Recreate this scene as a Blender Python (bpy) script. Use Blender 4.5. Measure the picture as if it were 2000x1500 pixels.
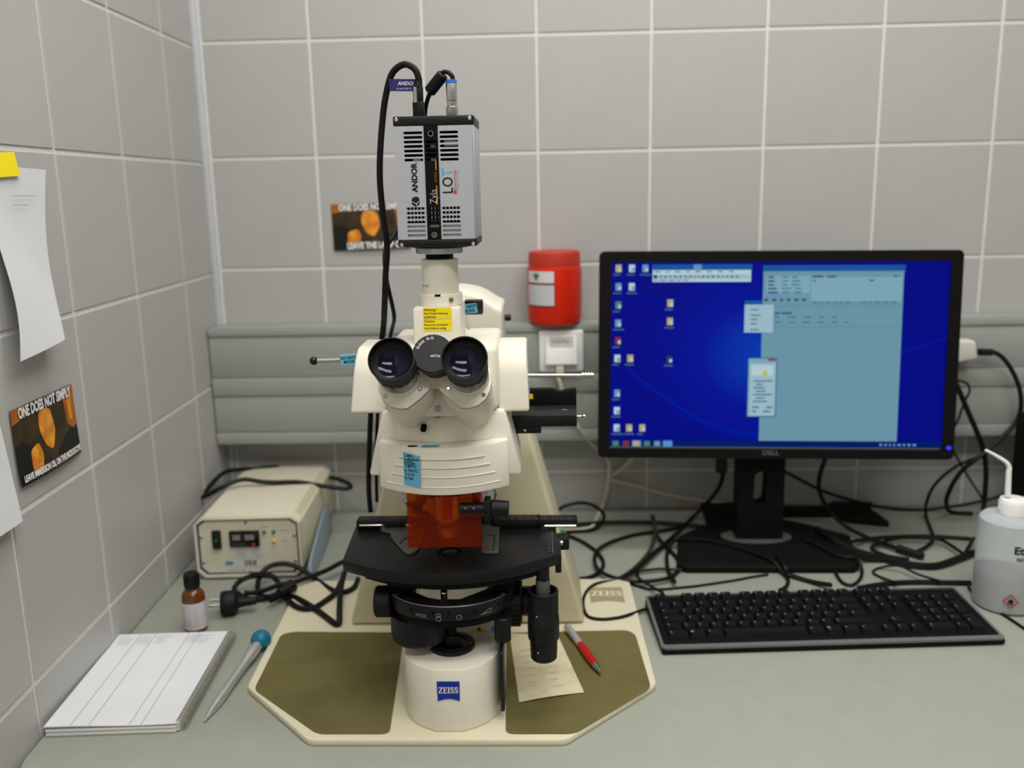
import bpy, bmesh, math, random
from mathutils import Matrix, Vector

for o in list(bpy.data.objects):
    bpy.data.objects.remove(o, do_unlink=True)
S = bpy.context.scene
C = S.collection
random.seed(4)
R = math.radians

# ------------------------------------------------------------------ camera
cd = bpy.data.cameras.new('camera_view')
cam = bpy.data.objects.new('camera_view', cd)
C.objects.link(cam)
cam.rotation_mode = 'XYZ'
cam.location = (0.60848, -1.68527, 1.35605)
cam.rotation_euler = (1.36062, 0.01989, 0.02885)
cd.sensor_fit = 'HORIZONTAL'
cd.sensor_width = 36.0
cd.lens = 36.0 * 1780.6285 / 2000.0
cd.clip_start = 0.02
cd.dof.use_dof = True
cd.dof.focus_distance = 0.90
cd.dof.aperture_fstop = 4.6
S.camera = cam

# ------------------------------------------------------------------ light
w = bpy.data.worlds.new('room_world')
S.world = w
w.use_nodes = True
w.node_tree.nodes['Background'].inputs[0].default_value = (0.9, 0.95, 1.0, 1)
w.node_tree.nodes['Background'].inputs[1].default_value = 0.02

def area(name, loc, size, power, color=(1, 1, 1), rot=(0, 0, 0)):
    l = bpy.data.lights.new(name, 'AREA')
    l.shape = 'RECTANGLE'
    l.size, l.size_y = size
    l.energy = power
    l.color = color
    o = bpy.data.objects.new(name, l)
    C.objects.link(o)
    o.location = loc
    o.rotation_euler = rot
    return o

area('fluorescent_lamp', (0.85, -0.60, 2.62), (1.5, 0.2), 14.0, (1.0, 0.99, 0.968))
area('fluorescent_lamp', (0.95, -1.3, 2.62), (1.2, 0.3), 16.5, (1.0, 0.99, 0.968))
area('fluorescent_lamp', (0.90, -2.2, 2.62), (1.2, 0.3), 20.0, (1.0, 0.99, 0.968))
S.view_settings.view_transform = 'Standard'
S.view_settings.look = 'None'
S.view_settings.use_curve_mapping = False
S.view_settings.gamma = 1.0
S.view_settings.exposure = 0.0

# ------------------------------------------------------------------ materials
def lin(c):
    r = []
    for v in c:
        v /= 255.0
        r.append(v / 12.92 if v <= 0.04045 else ((v + 0.055) / 1.055) ** 2.4)
    return tuple(r) + (1.0,)

def mat(name, rgb, rough=0.5, metal=0.0, spec=0.5, vary=0.05, scale=40.0, bump=0.0, bscale=400.0, emit=None, estr=1.0,
        trans=0.0, ior=1.45, rgb2=None, thr=None, sss=0.0, coat=0.0, aniso=False):
    m = bpy.data.materials.new(name)
    m.use_nodes = True
    nt = m.node_tree
    b = nt.nodes['Principled BSDF']
    b.inputs['Roughness'].default_value = rough
    b.inputs['Metallic'].default_value = metal
    b.inputs['Specular IOR Level'].default_value = spec
    b.inputs['IOR'].default_value = ior
    b.inputs['Transmission Weight'].default_value = trans
    b.inputs['Coat Weight'].default_value = coat
    if sss:
        b.inputs['Subsurface Weight'].default_value = sss
        b.inputs['Subsurface Radius'].default_value = (0.01, 0.01, 0.01)
    tc = nt.nodes.new('ShaderNodeTexCoord')
    nz = nt.nodes.new('ShaderNodeTexNoise')
    nz.inputs['Scale'].default_value = scale
    nz.inputs['Detail'].default_value = 4.0
    nt.links.new(tc.outputs['Object'], nz.inputs['Vector'])
    rp = nt.nodes.new('ShaderNodeValToRGB')
    c = lin(rgb)
    if rgb2 is None:
        a = tuple(max(0, v * (1 - vary)) for v in c[:3]) + (1,)
        d = tuple(min(1, v * (1 + vary)) for v in c[:3]) + (1,)
        rp.color_ramp.elements[0].position, rp.color_ramp.elements[1].position = 0.3, 0.7
    else:
        a, d = c, lin(rgb2)
        rp.color_ramp.elements[0].position, rp.color_ramp.elements[1].position = thr or (0.4, 0.65)
    rp.color_ramp.elements[0].color = a
    rp.color_ramp.elements[1].color = d
    nt.links.new(nz.outputs['Fac'], rp.inputs['Fac'])
    nt.links.new(rp.outputs['Color'], b.inputs['Base Color'])
    if bump:
        n2 = nt.nodes.new('ShaderNodeTexNoise')
        n2.inputs['Scale'].default_value = bscale
        nt.links.new(tc.outputs['Object'], n2.inputs['Vector'])
        bp = nt.nodes.new('ShaderNodeBump')
        bp.inputs['Strength'].default_value = bump
        bp.inputs['Distance'].default_value = 0.001
        nt.links.new(n2.outputs['Fac'], bp.inputs['Height'])
        nt.links.new(bp.outputs['Normal'], b.inputs['Normal'])
    if emit is not None:
        b.inputs['Emission Color'].default_value = lin(emit)
        b.inputs['Emission Strength'].default_value = estr
    return m

def mat_tinted(name, rgb, gloss=0.06):
    """clear tinted plastic sheet: light passes straight through, coloured"""
    m = bpy.data.materials.new(name)
    m.use_nodes = True
    nt = m.node_tree
    nt.nodes.clear()
    out = nt.nodes.new('ShaderNodeOutputMaterial')
    tr = nt.nodes.new('ShaderNodeBsdfTransparent')
    tr.inputs[0].default_value = lin(rgb)
    gl = nt.nodes.new('ShaderNodeBsdfGlossy')
    gl.inputs['Roughness'].default_value = 0.05
    df = nt.nodes.new('ShaderNodeBsdfDiffuse')
    df.inputs[0].default_value = lin((236, 74, 2))
    m0 = nt.nodes.new('ShaderNodeMixShader'); m0.inputs[0].default_value = 0.09
    nt.links.new(tr.outputs[0], m0.inputs[1]); nt.links.new(df.outputs[0], m0.inputs[2])
    mx = nt.nodes.new('ShaderNodeMixShader')
    mx.inputs[0].default_value = gloss
    nt.links.new(m0.outputs[0], mx.inputs[1])
    nt.links.new(gl.outputs[0], mx.inputs[2])
    nt.links.new(mx.outputs[0], out.inputs[0])
    return m

def mat_emit(name, rgb, k=1.0):
    m = bpy.data.materials.new(name)
    m.use_nodes = True
    nt = m.node_tree
    nt.nodes.clear()
    out = nt.nodes.new('ShaderNodeOutputMaterial')
    e = nt.nodes.new('ShaderNodeEmission')
    e.inputs[0].default_value = lin(rgb)
    e.inputs[1].default_value = k
    nt.links.new(e.outputs[0], out.inputs[0])
    return m

M = dict(
    tile=mat('glazed_grey_tile', (177, 176, 173), 0.38, spec=0.35, vary=0.03, scale=6, bump=0.05, bscale=60),
    grout=mat('pale_grout', (216, 214, 209), 0.9, vary=0.04, scale=60, bump=0.2),
    trim=mat('corner_profile', (196, 199, 202), 0.45, spec=0.5, vary=0.02),
    paint=mat('wall_paint', (214, 212, 205), 0.9, vary=0.02, scale=5),
    floor=mat('floor_vinyl', (120, 120, 118), 0.6, vary=0.08, scale=12),
    desk=mat('desk_laminate', (153, 156, 143), 0.42, spec=0.35, vary=0.03, scale=30, bump=0.03, bscale=900),
    deskedge=mat('desk_edge_band', (120, 122, 120), 0.5),
    trunk=mat('trunking_plastic', (157, 160, 154), 0.45, vary=0.02, scale=8),
    cream=mat('cream_enamel', (230, 224, 208), 0.42, spec=0.4, vary=0.02, scale=14, bump=0.06, bscale=700),
    cream2=mat('cream_enamel_textured', (204, 196, 165), 0.6, spec=0.3, vary=0.03, scale=30, bump=0.25, bscale=1200),
    creamb=mat('cream_base_enamel', (214, 206, 178), 0.5, spec=0.4, vary=0.02, scale=14, bump=0.06, bscale=700),
    cream3=mat('psu_enamel', (206, 200, 178), 0.5, spec=0.4, vary=0.03, scale=20, bump=0.1, bscale=900),
    black=mat('black_anodised', (20, 20, 21), 0.42, spec=0.32, vary=0.08, scale=80, bump=0.05, bscale=900),
    blackm=mat('black_matt', (15, 15, 15), 0.6, spec=0.12, vary=0.08, scale=80),
    blackr=mat('black_rubber', (14, 14, 14), 0.55, spec=0.3, vary=0.1, scale=60),
    blackg=mat('black_gloss', (10, 10, 11), 0.22, spec=0.5, vary=0.1),
    cable=mat('black_cable_sheath', (14, 14, 13), 0.5, spec=0.25, vary=0.1, scale=90),
    cableg=mat('dark_grey_cable_sheath', (48, 48, 45), 0.5, spec=0.4, vary=0.1, scale=90),
    cablew=mat('beige_cable_sheath', (214, 205, 182), 0.5, spec=0.4, vary=0.05, scale=90),
    steel=mat('brushed_steel', (190, 188, 182), 0.28, metal=1.0, vary=0.05, scale=120),
    chrome=mat('chrome', (215, 214, 210), 0.12, metal=1.0, vary=0.02),
    dsteel=mat('dark_chrome', (150, 148, 144), 0.32, metal=1.0, vary=0.05, scale=120),
    alu=mat('silver_aluminium', (186, 188, 192), 0.5, metal=0.55, spec=0.4, vary=0.03, scale=300),
    alutool=mat('polished_tool_steel', (208, 210, 211), 0.3, metal=0.75, spec=0.5, vary=0.04, scale=90),
    brass=mat('brass', (176, 150, 96), 0.35, metal=1.0),
    white=mat('white_plastic', (242, 241, 238), 0.35, spec=0.45, vary=0.02),
    offwhite=mat('offwhite_plastic', (214, 210, 198), 0.45, vary=0.03),
    paper=mat('white_paper', (216, 217, 218), 0.85, spec=0.1, vary=0.025, scale=18),
    paper2=mat('stained_paper', (216, 206, 172), 0.85, spec=0.1, vary=0.06, scale=30, rgb2=(196, 182, 140), thr=(0.52, 0.75)),
    card=mat('brown_board', (176, 160, 130), 0.9, spec=0.1),
    ink=mat('black_ink', (28, 28, 32), 0.7, spec=0.2),
    inkgrey=mat('grey_ink', (128, 128, 134), 0.8, spec=0.1),
    inkblue=mat('faded_blue_ink', (150, 154, 184), 0.8, spec=0.1),
    inkwhite=mat('white_print', (226, 226, 224), 0.6, spec=0.2),
    inkcream=mat('cream_print', (222, 215, 190), 0.6, spec=0.2),
    yellow=mat('yellow_paper', (240, 216, 32), 0.7, spec=0.2, vary=0.03),
    bluetape=mat('blue_tape', (104, 178, 208), 0.65, spec=0.25, vary=0.04),
    red=mat('red_plastic', (214, 38, 10), 0.4, spec=0.35, vary=0.05, scale=20),
    redlid=mat('red_lid_plastic', (184, 54, 38), 0.45, spec=0.35, vary=0.04, scale=20),
    redpen=mat('red_pen_grip', (176, 18, 20), 0.35, spec=0.4),
    olive=mat('olive_rubber_mat', (106, 99, 60), 0.75, spec=0.2, vary=0.06, scale=14, bump=0.15, bscale=600,
              rgb2=(92, 85, 49), thr=(0.45, 0.8)),
    oliveplate=mat('olive_badge', (150, 144, 106), 0.6),
    zblue=mat('badge_blue', (20, 44, 150), 0.35, spec=0.45, vary=0.02),
    navy=mat('navy_tag', (24, 28, 96), 0.5),
    psublue=mat('psu_blue_line', (44, 52, 104), 0.5),
    teal=mat('teal_plastic_ball', (18, 106, 134), 0.35, spec=0.4, vary=0.03),
    amber=mat('amber_glass', (134, 70, 20), 0.08, spec=0.5, trans=0.55, ior=1.5, vary=0.02),
    barlabel=mat('bottle_label', (200, 193, 196), 0.7, spec=0.2, vary=0.06, scale=60),
    orange=mat_tinted('orange_acrylic', (244, 164, 40), 0.015),
    glass=mat('lens_glass', (14, 12, 34), 0.06, spec=0.22, vary=0.02),
    dark=mat('dark_cavity', (12, 12, 12), 0.8, spec=0.1),
    grey=mat('grey_specimen_holder', (104, 104, 104), 0.4, metal=0.5, vary=0.05),
    clearbottle=mat('translucent_polythene', (236, 241, 244), 0.22, spec=0.4, trans=0.6, ior=1.06, vary=0.02),
    liquid=mat('clear_liquid', (104, 108, 98), 0.5, trans=0.05, ior=1.15, vary=0.02),
    screengrey=mat('screen_bezel_strip', (82, 82, 80), 0.5),
    keycap=mat('black_keycap', (17, 17, 17), 0.55, spec=0.2, vary=0.08, scale=200),
    kbrim=mat('grey_keyboard_rim', (112, 112, 110), 0.4, metal=0.2, vary=0.03),
    tealtag=mat('green_dot', (20, 130, 96), 0.5),
    greenled=mat('green_lamp', (20, 120, 40), 0.3),
    amberled=mat('yellow_lamp', (224, 180, 20), 0.3),
    greyblue=mat('blue_grey_plastic', (128, 142, 152), 0.4, vary=0.04),
    brownpic=mat('poster_brown', (44, 34, 18), 0.4, spec=0.4, vary=0.3, scale=30, rgb2=(70, 52, 24), thr=(0.45, 0.7)),
    picblack=mat('poster_black', (18, 17, 14), 0.4, spec=0.4),
    picorange=mat('poster_orange', (206, 116, 26), 0.4, spec=0.4, vary=0.1, scale=60, rgb2=(236, 164, 52), thr=(0.4, 0.65)),
    picrust=mat('poster_rust', (150, 84, 22), 0.4, spec=0.4, rgb2=(186, 106, 30), scale=50),
    cyan=mat('cyan_print', (60, 160, 190), 0.5), orangeprint=mat('orange_print', (222, 130, 30), 0.5),
    redprint=mat('red_print', (190, 50, 50), 0.5), stickerblue=mat('sticker_blue', (60, 140, 190), 0.5),
    stickergrey=mat('sticker_grey', (196, 196, 186), 0.6, vary=0.05, scale=200),
    led=mat_emit('blue_power_led', (40, 60, 255), 1.6),
)

# ------------------------------------------------------------------ geometry helpers
class G:
    def __init__(self):
        self.bm = bmesh.new()
    def _new(self, v0):
        return [v for v in self.bm.verts if v.index == -1 or v not in v0]
    def _bevel(self, geom_verts, w, seg=2, ang=0.5):
        self.bm.normal_update()
        vs = set(geom_verts)
        es = [e for e in self.bm.edges if e.verts[0] in vs and e.verts[1] in vs and len(e.link_faces) == 2
              and e.calc_face_angle(0) > ang]
        if es and w > 0:
            bmesh.ops.bevel(self.bm, geom=es, offset=w, segments=seg, affect='EDGES', profile=0.5, clamp_overlap=True)
    def box(self, lo, hi, bevel=0.0, seg=2, M4=None):
        r = bmesh.ops.create_cube(self.bm, size=1.0)
        vs = r['verts']
        c = [(a + b) / 2 for a, b in zip(lo, hi)]
        s = [abs(b - a) for a, b in zip(lo, hi)]
        for v in vs:
            v.co = Vector((c[0] + v.co.x * s[0], c[1] + v.co.y * s[1], c[2] + v.co.z * s[2]))
            if M4 is not None:
                v.co = M4 @ v.co
        self._bevel(vs, bevel, seg)
        return self
    def hexa(self, pts, bevel=0.0, seg=2):
        """pts: 4 bottom (ccw) + 4 top"""
        vs = [self.bm.verts.new(p) for p in pts]
        for f in ((3, 2, 1, 0), (4, 5, 6, 7), (0, 1, 5, 4), (1, 2, 6, 5), (2, 3, 7, 6), (3, 0, 4, 7)):
            self.bm.faces.new([vs[i] for i in f])
        self._bevel(vs, bevel, seg)
        return self
    def lathe(self, prof, M4=None, n=32, ang=None):
        """prof: list of (r, z); r=0 closes on the axis"""
        M4 = M4 or Matrix()
        rings = []
        full = ang is None
        k = n if full else n + 1
        for r, z in prof:
            if r <= 1e-7:
                rings.append([self.bm.verts.new(M4 @ Vector((0, 0, z)))])
            else:
                ring = []
                for i in range(k):
                    a = 2 * math.pi * i / n if full else ang[0] + (ang[1] - ang[0]) * i / n
                    ring.append(self.bm.verts.new(M4 @ Vector((r * math.cos(a), r * math.sin(a), z))))
                rings.append(ring)
        for a, b in zip(rings[:-1], rings[1:]):
            m = n if full else n
            for i in range(m):
                j = (i + 1) % k
                if len(a) == 1 and len(b) == 1:
                    continue
                if len(a) == 1:
                    self.bm.faces.new((a[0], b[i], b[j]))
                elif len(b) == 1:
                    self.bm.faces.new((a[j], a[i], b[0]))
                else:
                    self.bm.faces.new((a[i], b[i], b[j], a[j]))
        return self
    def cyl(self, p0, p1, r, r1=None, n=24, ch=0.0):
        p0, p1 = Vector(p0), Vector(p1)
        d = p1 - p0
        L = d.length
        q = d.to_track_quat('Z', 'Y').to_matrix().to_4x4()
        q.translation = p0
        r1 = r if r1 is None else r1
        if ch:
            pr = [(0, 0), (r - ch, 0), (r, ch), (r1, L - ch), (r1 - ch, L), (0, L)]
        else:
            pr = [(0, 0), (r, 0), (r1, L), (0, L)]
        self.lathe(pr, q, n)
        return self
    def prism(self, poly, z0, z1, M4=None, bevel=0.0, seg=2, top=None):
        M4 = M4 or Matrix()
        top = top or poly
        lo = [self.bm.verts.new(M4 @ Vector((p[0], p[1], z0))) for p in poly]
        hi = [self.bm.verts.new(M4 @ Vector((p[0], p[1], z1))) for p in top]
        n = len(poly)
        self.bm.faces.new(lo[::-1])
        self.bm.faces.new(hi)
        for i in range(n):
            j = (i + 1) % n
            self.bm.faces.new((lo[i], lo[j], hi[j], hi[i]))
        if bevel:
            self._bevel(lo + hi, bevel, seg, 0.6)
        return self
    def tube(self, pts, r, n=8, sub=5, closed=False, smooth=True, r1=None):
        P = [Vector(p) for p in pts]
        if smooth and len(P) > 2:
            Q = []
            m = len(P)
            for i in range(m - 1):
                p0 = P[max(i - 1, 0)]; p1 = P[i]; p2 = P[i + 1]; p3 = P[min(i + 2, m - 1)]
                for s in range(sub):
                    t = s / sub
                    Q.append(0.5 * ((2 * p1) + (p2 - p0) * t + (2 * p0 - 5 * p1 + 4 * p2 - p3) * t * t
                                    + (3 * p1 - p0 - 3 * p2 + p3) * t ** 3))
            Q.append(P[-1])
            P = Q
        m = len(P)
        t0 = (P[1] - P[0]).normalized()
        up = Vector((0, 0, 1)) if abs(t0.z) < 0.9 else Vector((0, 1, 0))
        nx = t0.cross(up).normalized()
        rings = []
        for i in range(m):
            t = (P[min(i + 1, m - 1)] - P[max(i - 1, 0)]).normalized()
            nx = (nx - t * nx.dot(t)).normalized()
            ny = t.cross(nx)
            rr = r if r1 is None else r + (r1 - r) * i / (m - 1)
            rings.append([self.bm.verts.new(P[i] + rr * (math.cos(2 * math.pi * k / n) * nx + math.sin(2 * math.pi * k / n) * ny))
                          for k in range(n)])
        for a, b in zip(rings[:-1], rings[1:]):
            for k in range(n):
                j = (k + 1) % n
                self.bm.faces.new((a[k], a[j], b[j], b[k]))
        self.bm.faces.new(rings[0][::-1])
        self.bm.faces.new(rings[-1])
        return self
    def sphere(self, c, r, n=20, sc=(1, 1, 1)):
        res = bmesh.ops.create_uvsphere(self.bm, u_segments=n, v_segments=n // 2, radius=r)
        for v in res['verts']:
            v.co = Vector((v.co.x * sc[0], v.co.y * sc[1], v.co.z * sc[2])) + Vector(c)
        return self
    def flat(self, poly, M4=None, z=0.0):
        M4 = M4 or Matrix()
        self.bm.faces.new([self.bm.verts.new(M4 @ Vector((p[0], p[1], p[2] if len(p) > 2 else z))) for p in poly])
        return self
    def rect(self, x0, y0, x1, y1, M4=None, z=0.0):
        return self.flat([(x0, y0), (x1, y0), (x1, y1), (x0, y1)], M4, z)
    def plate(self, outer, holes, z0, z1, M4=None):
        """flat plate with real holes"""
        b2 = bmesh.new()
        es = []
        for loop in [outer] + holes:
            vs = [b2.verts.new((p[0], p[1], z1)) for p in loop]
            es += [b2.edges.new((vs[i], vs[(i + 1) % len(vs)])) for i in range(len(vs))]
        bmesh.ops.triangle_fill(b2, use_beauty=True, use_dissolve=False, edges=es, normal=(0, 0, 1))
        r = bmesh.ops.extrude_face_region(b2, geom=b2.faces[:])
        for e in r['geom']:
            if isinstance(e, bmesh.types.BMVert):
                e.co.z = z0
        bmesh.ops.recalc_face_normals(b2, faces=b2.faces[:])
        if M4 is not None:
            bmesh.ops.transform(b2, matrix=M4, verts=b2.verts[:])
        me = bpy.data.meshes.new('tmp')
        b2.to_mesh(me)
        b2.free()
        self.bm.from_mesh(me)
        bpy.data.meshes.remove(me)
        return self
    def grid(self, fn, nu, nv):
        vs = [[self.bm.verts.new(fn(i / nu, j / nv)) for j in range(nv + 1)] for i in range(nu + 1)]
        for i in range(nu):
            for j in range(nv):
                self.bm.faces.new((vs[i][j], vs[i + 1][j], vs[i + 1][j + 1], vs[i][j + 1]))
        return self
    def mesh(self, name, material, recalc=True, ang=35):
        if recalc:
            bmesh.ops.recalc_face_normals(self.bm, faces=self.bm.faces[:])
        for f in self.bm.faces:
            f.smooth = True
        me = bpy.data.meshes.new(name)
        self.bm.to_mesh(me)
        self.bm.free()
        if ang < 180:
            me.set_sharp_from_angle(angle=R(ang))
        me.materials.append(material)
        return me

def obj(name, g, material, parent=None, label=None, recalc=True, ang=35):
    me = g if isinstance(g, bpy.types.Mesh) else g.mesh(name, material, recalc, ang)
    o = bpy.data.objects.new(name, me)
    C.objects.link(o)
    if parent is not None:
        o.parent = parent
    if label:
        o['label'] = label
    return o

def thing(name, label, cat, loc=(0, 0, 0), rz=0.0, group=None, rot=None):
    o = bpy.data.objects.new(name, None)
    o.empty_display_size = 0.02
    C.objects.link(o)
    o.location = loc
    o.rotation_euler = rot if rot else (0, 0, rz)
    o['label'] = label
    o['category'] = cat
    if group:
        o['group'] = group
    return o

def single(name, g, material, label, cat, group=None, **kw):
    """a thing that is one mesh; its origin is moved to its base"""
    me = g.mesh(name, material, **kw)
    xs = [v.co.copy() for v in me.vertices]
    c = Vector((sum(p.x for p in xs) / len(xs), sum(p.y for p in xs) / len(xs), min(p.z for p in xs)))
    me.transform(Matrix.Translation(-c))
    o = bpy.data.objects.new(name, me)
    C.objects.link(o)
    o.location = c
    o['label'] = label
    o['category'] = cat
    if group:
        o['group'] = group
    return o

def struct(name, g, material, rz=0.0):
    o = obj(name, g, material)
    o['kind'] = 'structure'
    o.rotation_euler = (0, 0, rz)
    return o

def frame(o, x, y):
    """matrix with origin o, local x and y axes, z = x cross y"""
    x = Vector(x).normalized(); y = Vector(y).normalized(); z = x.cross(y)
    m = Matrix((x, y, z)).transposed().to_4x4()
    m.translation = Vector(o)
    return m

def FRONT(x, y, z):          # a plane facing the viewer (-y)
    return frame((x, y, z), (1, 0, 0), (0, 0, 1))
def TOP(x, y, z, a=0.0):
    return frame((x, y, z), (math.cos(a), math.sin(a), 0), (-math.sin(a), math.cos(a), 0))

_tcache = {}
def text_mesh(s, size, bold=0.0, shear=0.0, align='CENTER', spacing=1.0, xs=1.0):
    cu = bpy.data.curves.new('lettering', 'FONT')
    cu.body = s
    cu.size = size
    cu.offset = bold
    cu.shear = shear
    cu.align_x = align
    cu.align_y = 'CENTER'
    cu.space_character = spacing
    cu.resolution_u = 3
    o = bpy.data.objects.new('lettering', cu)
    C.objects.link(o)
    bpy.context.view_layer.update()
    dg = bpy.context.evaluated_depsgraph_get()
    me = bpy.data.meshes.new_from_object(o.evaluated_get(dg))
    bpy.data.objects.remove(o, do_unlink=True)
    bpy.data.curves.remove(cu)
    if xs != 1.0:
        me.transform(Matrix.Diagonal((xs, 1, 1, 1)))
    return me

def text(s, size, M4, material, parent, name='lettering', **kw):
    me = text_mesh(s, size, **kw)
    me.transform(M4)
    me.materials.clear()
    me.materials.append(material)
    return obj(name, me, material, parent)

def texts(items, material, parent, name='lettering'):
    """several printed words joined in one flat print"""
    bm = bmesh.new()
    for s, size, M4, kw in items:
        me = text_mesh(s, size, **kw)
        me.transform(M4)
        bm.from_mesh(me)
        bpy.data.meshes.remove(me)
    me = bpy.data.meshes.new(name)
    bm.to_mesh(me)
    bm.free()
    me.materials.append(material)
    return obj(name, me, material, parent)

def scribble(g, x, y, length, h, M4, wd=0.0003, n=None, z=0.0):
    """an illegible pen line: a thin wavering ribbon"""
    n = n or max(3, int(length / (h * 0.55)))
    P = []
    for i in range(n + 1):
        P.append((x + length * i / n + random.uniform(-.2, .2) * h, y + (h * 0.5 if i % 2 else -h * 0.5) * random.uniform(0.2, 1.0)))
    for a, b in zip(P[:-1], P[1:]):
        d = Vector((b[0] - a[0], b[1] - a[1]))
        if d.length < 1e-6:
            continue
        nrm = Vector((-d.y, d.x)).normalized() * wd
        g.flat([(a[0] - nrm.x, a[1] - nrm.y), (b[0] - nrm.x, b[1] - nrm.y), (b[0] + nrm.x, b[1] + nrm.y), (a[0] + nrm.x, a[1] + nrm.y)], M4, z)

def rpoly(pts, r, n=4):
    """polygon with rounded corners; r one value or list"""
    out = []
    m = len(pts)
    for i in range(m):
        p = Vector(pts[i][:2]); a = Vector(pts[i - 1][:2]); b = Vector(pts[(i + 1) % m][:2])
        rr = r[i] if isinstance(r, (list, tuple)) else r
        if rr <= 0:
            out.append((p.x, p.y)); continue
        da = (a - p); db = (b - p)
        k = min(rr, da.length * 0.49, db.length * 0.49)
        s = p + da.normalized() * k
        e = p + db.normalized() * k
        for j in range(n + 1):
            t = j / n
            q = s * (1 - t) ** 2 + p * 2 * t * (1 - t) + e * t * t
            out.append((q.x, q.y))
    return out

def circ(cx, cy, r, n=24, sx=1.0, sy=1.0):
    return [(cx + r * sx * math.cos(2 * math.pi * i / n), cy + r * sy * math.sin(2 * math.pi * i / n)) for i in range(n)]

def stadium(x0, x1, y, h, n=5):
    r = h / 2
    p = []
    for i in range(n + 1):
        a = -math.pi / 2 + math.pi * i / n
        p.append((x1 - r + r * math.cos(a), y + r * math.sin(a)))
    for i in range(n + 1):
        a = math.pi / 2 + math.pi * i / n
        p.append((x0 + r + r * math.cos(a), y + r * math.sin(a)))
    return p

D = 0.75                                   # desk top height
YAW = 0.03094                              # the left wall is not quite square to the back wall

# ================================================================== the room
W0, PX, PZ, Z0 = 0.20789, 0.2, 0.19931, 1.62003
g = G(); g.box((-0.12, 0.0, 0.0), (3.2, 0.12, 2.7))
wall_back = struct('wall_back', g, M['grout'])
g = G(); g.box((-0.12, -3.3, 0.0), (0.0, 0.0, 2.7))
wall_left = struct('wall_left', g, M['grout'], YAW)
g = G(); g.box((3.2, -3.3, 0.0), (3.3, 0.12, 2.7)); struct('wall_right', g, M['paint'])
g = G(); g.box((-0.15, -3.4, 0.0), (3.3, -3.3, 2.7)); struct('wall_front', g, M['paint'])
g = G(); g.box((-0.15, -3.4, -0.05), (3.3, 0.12, 0.0)); struct('floor', g, M['floor'])
g = G(); g.box((-0.15, -3.4, 2.7), (3.3, 0.12, 2.75)); struct('ceiling', g, M['paint'])

GAP = 0.0056
def tile_mesh(w, h, name='tile'):
    g = G()
    g.box((0, -0.0018, 0), (w - GAP, 0.004, h - GAP), bevel=0.0009, seg=1)
    return g.mesh(name, M['tile'])
full = tile_mesh(PX, PZ)
cut = tile_mesh(W0 - GAP / 2 - 0.0185 + GAP, PZ)
for j in range(-5, 6):
    zb = Z0 - (j + 1) * PZ + GAP / 2
    if zb + PZ > 2.7:
        continue
    t = obj('tile', cut, None, wall_back); t.location = (0.0185, 0, zb)
    for i in range(0, 8):
        t = obj('tile', full, None, wall_back)
        t.location = (W0 + i * PX + GAP / 2, 0, zb)
def tile_mesh_left(w, h):
    g = G()
    g.box((-0.004, 0, 0), (0.0018, w - GAP, h - GAP), bevel=0.0009, seg=1)
    return g.mesh('tile', M['tile'])
Y1 = -0.15488
fulll = tile_mesh_left(PX, PZ)
cutl = tile_mesh_left(-Y1, PZ)
for j in range(-5, 6):
    zb = Z0 - 0.00799 - (j + 1) * PZ + GAP / 2
    if zb + PZ > 2.7:
        continue
    t = obj('tile', cutl, None, wall_left); t.location = (0, Y1 + GAP / 2, zb)
    for i in range(0, 7):
        t = obj('tile', fulll, None, wall_left)
        t.location = (0, Y1 - (i + 1) * PX + GAP / 2, zb)
g = G(); g.box((0.0005, -0.009, 0.76), (0.0125, 0.0, 2.69), bevel=0.003)
struct('trim_1', g, M['trim'])

# ------------------------------------------------------------------ desk
desk = thing('desk', 'pale grey-green laminate desk filling the corner under the equipment', 'desk', (0, 0, 0))
def wx(y):                                  # x of the left wall surface at depth y
    return -math.tan(YAW) * y + 0.0035
g = G()
poly = [(wx(-0.003), -0.003), (wx(-0.86) + 0.0, -0.80), (wx(-0.86) + 0.012, -0.845), (wx(-0.86) + 0.05, -0.86), (2.2, -0.86), (2.2, -0.003)]
g.prism(poly, D - 0.028, D, bevel=0.002)
obj('desktop', g, M['desk'], desk)
for x in (0.08, 2.15):
    g = G(); g.box((x, -0.78, 0.0), (x + 0.03, -0.04, D - 0.0285), bevel=0.001)
    obj('leg_panel', g, M['deskedge'], desk)

# ------------------------------------------------------------------ cable trunking on the back wall
tr = thing('cable_trunking', 'long grey cable trunking across the back wall above the desk', 'trunking', (0, 0, 0.90))
X0, X1, YF = 0.006, 2.3, -0.070
g = G(); g.box((X0, YF + 0.004, 0.0035), (X1, -0.003, 0.2165), bevel=0.001); obj('channel', g, M['trunk'], tr)
def strip(name, z0, z1, y0, b=0.0015):
    g = G(); g.box((X0, y0, z0 - 0.90), (X1, YF + 0.006, z1 - 0.90), bevel=b); obj(name, g, M['trunk'], tr)
strip('top_lip', 1.1055, 1.1195, YF - 0.001)
strip('cover_panel', 1.0295, 1.1045, YF + 0.0015)
strip('middle_rail', 0.9955, 1.0285, YF - 0.001)
strip('cover_panel', 0.9260, 0.9945, YF + 0.0015)
strip('bottom_lip', 0.9040, 0.9250, YF - 0.001)
g = G(); g.box((X0, YF, 0.2165), (X1, -0.003, 0.2195), bevel=0.001); obj('top_panel', g, M['trunk'], tr)

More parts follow.
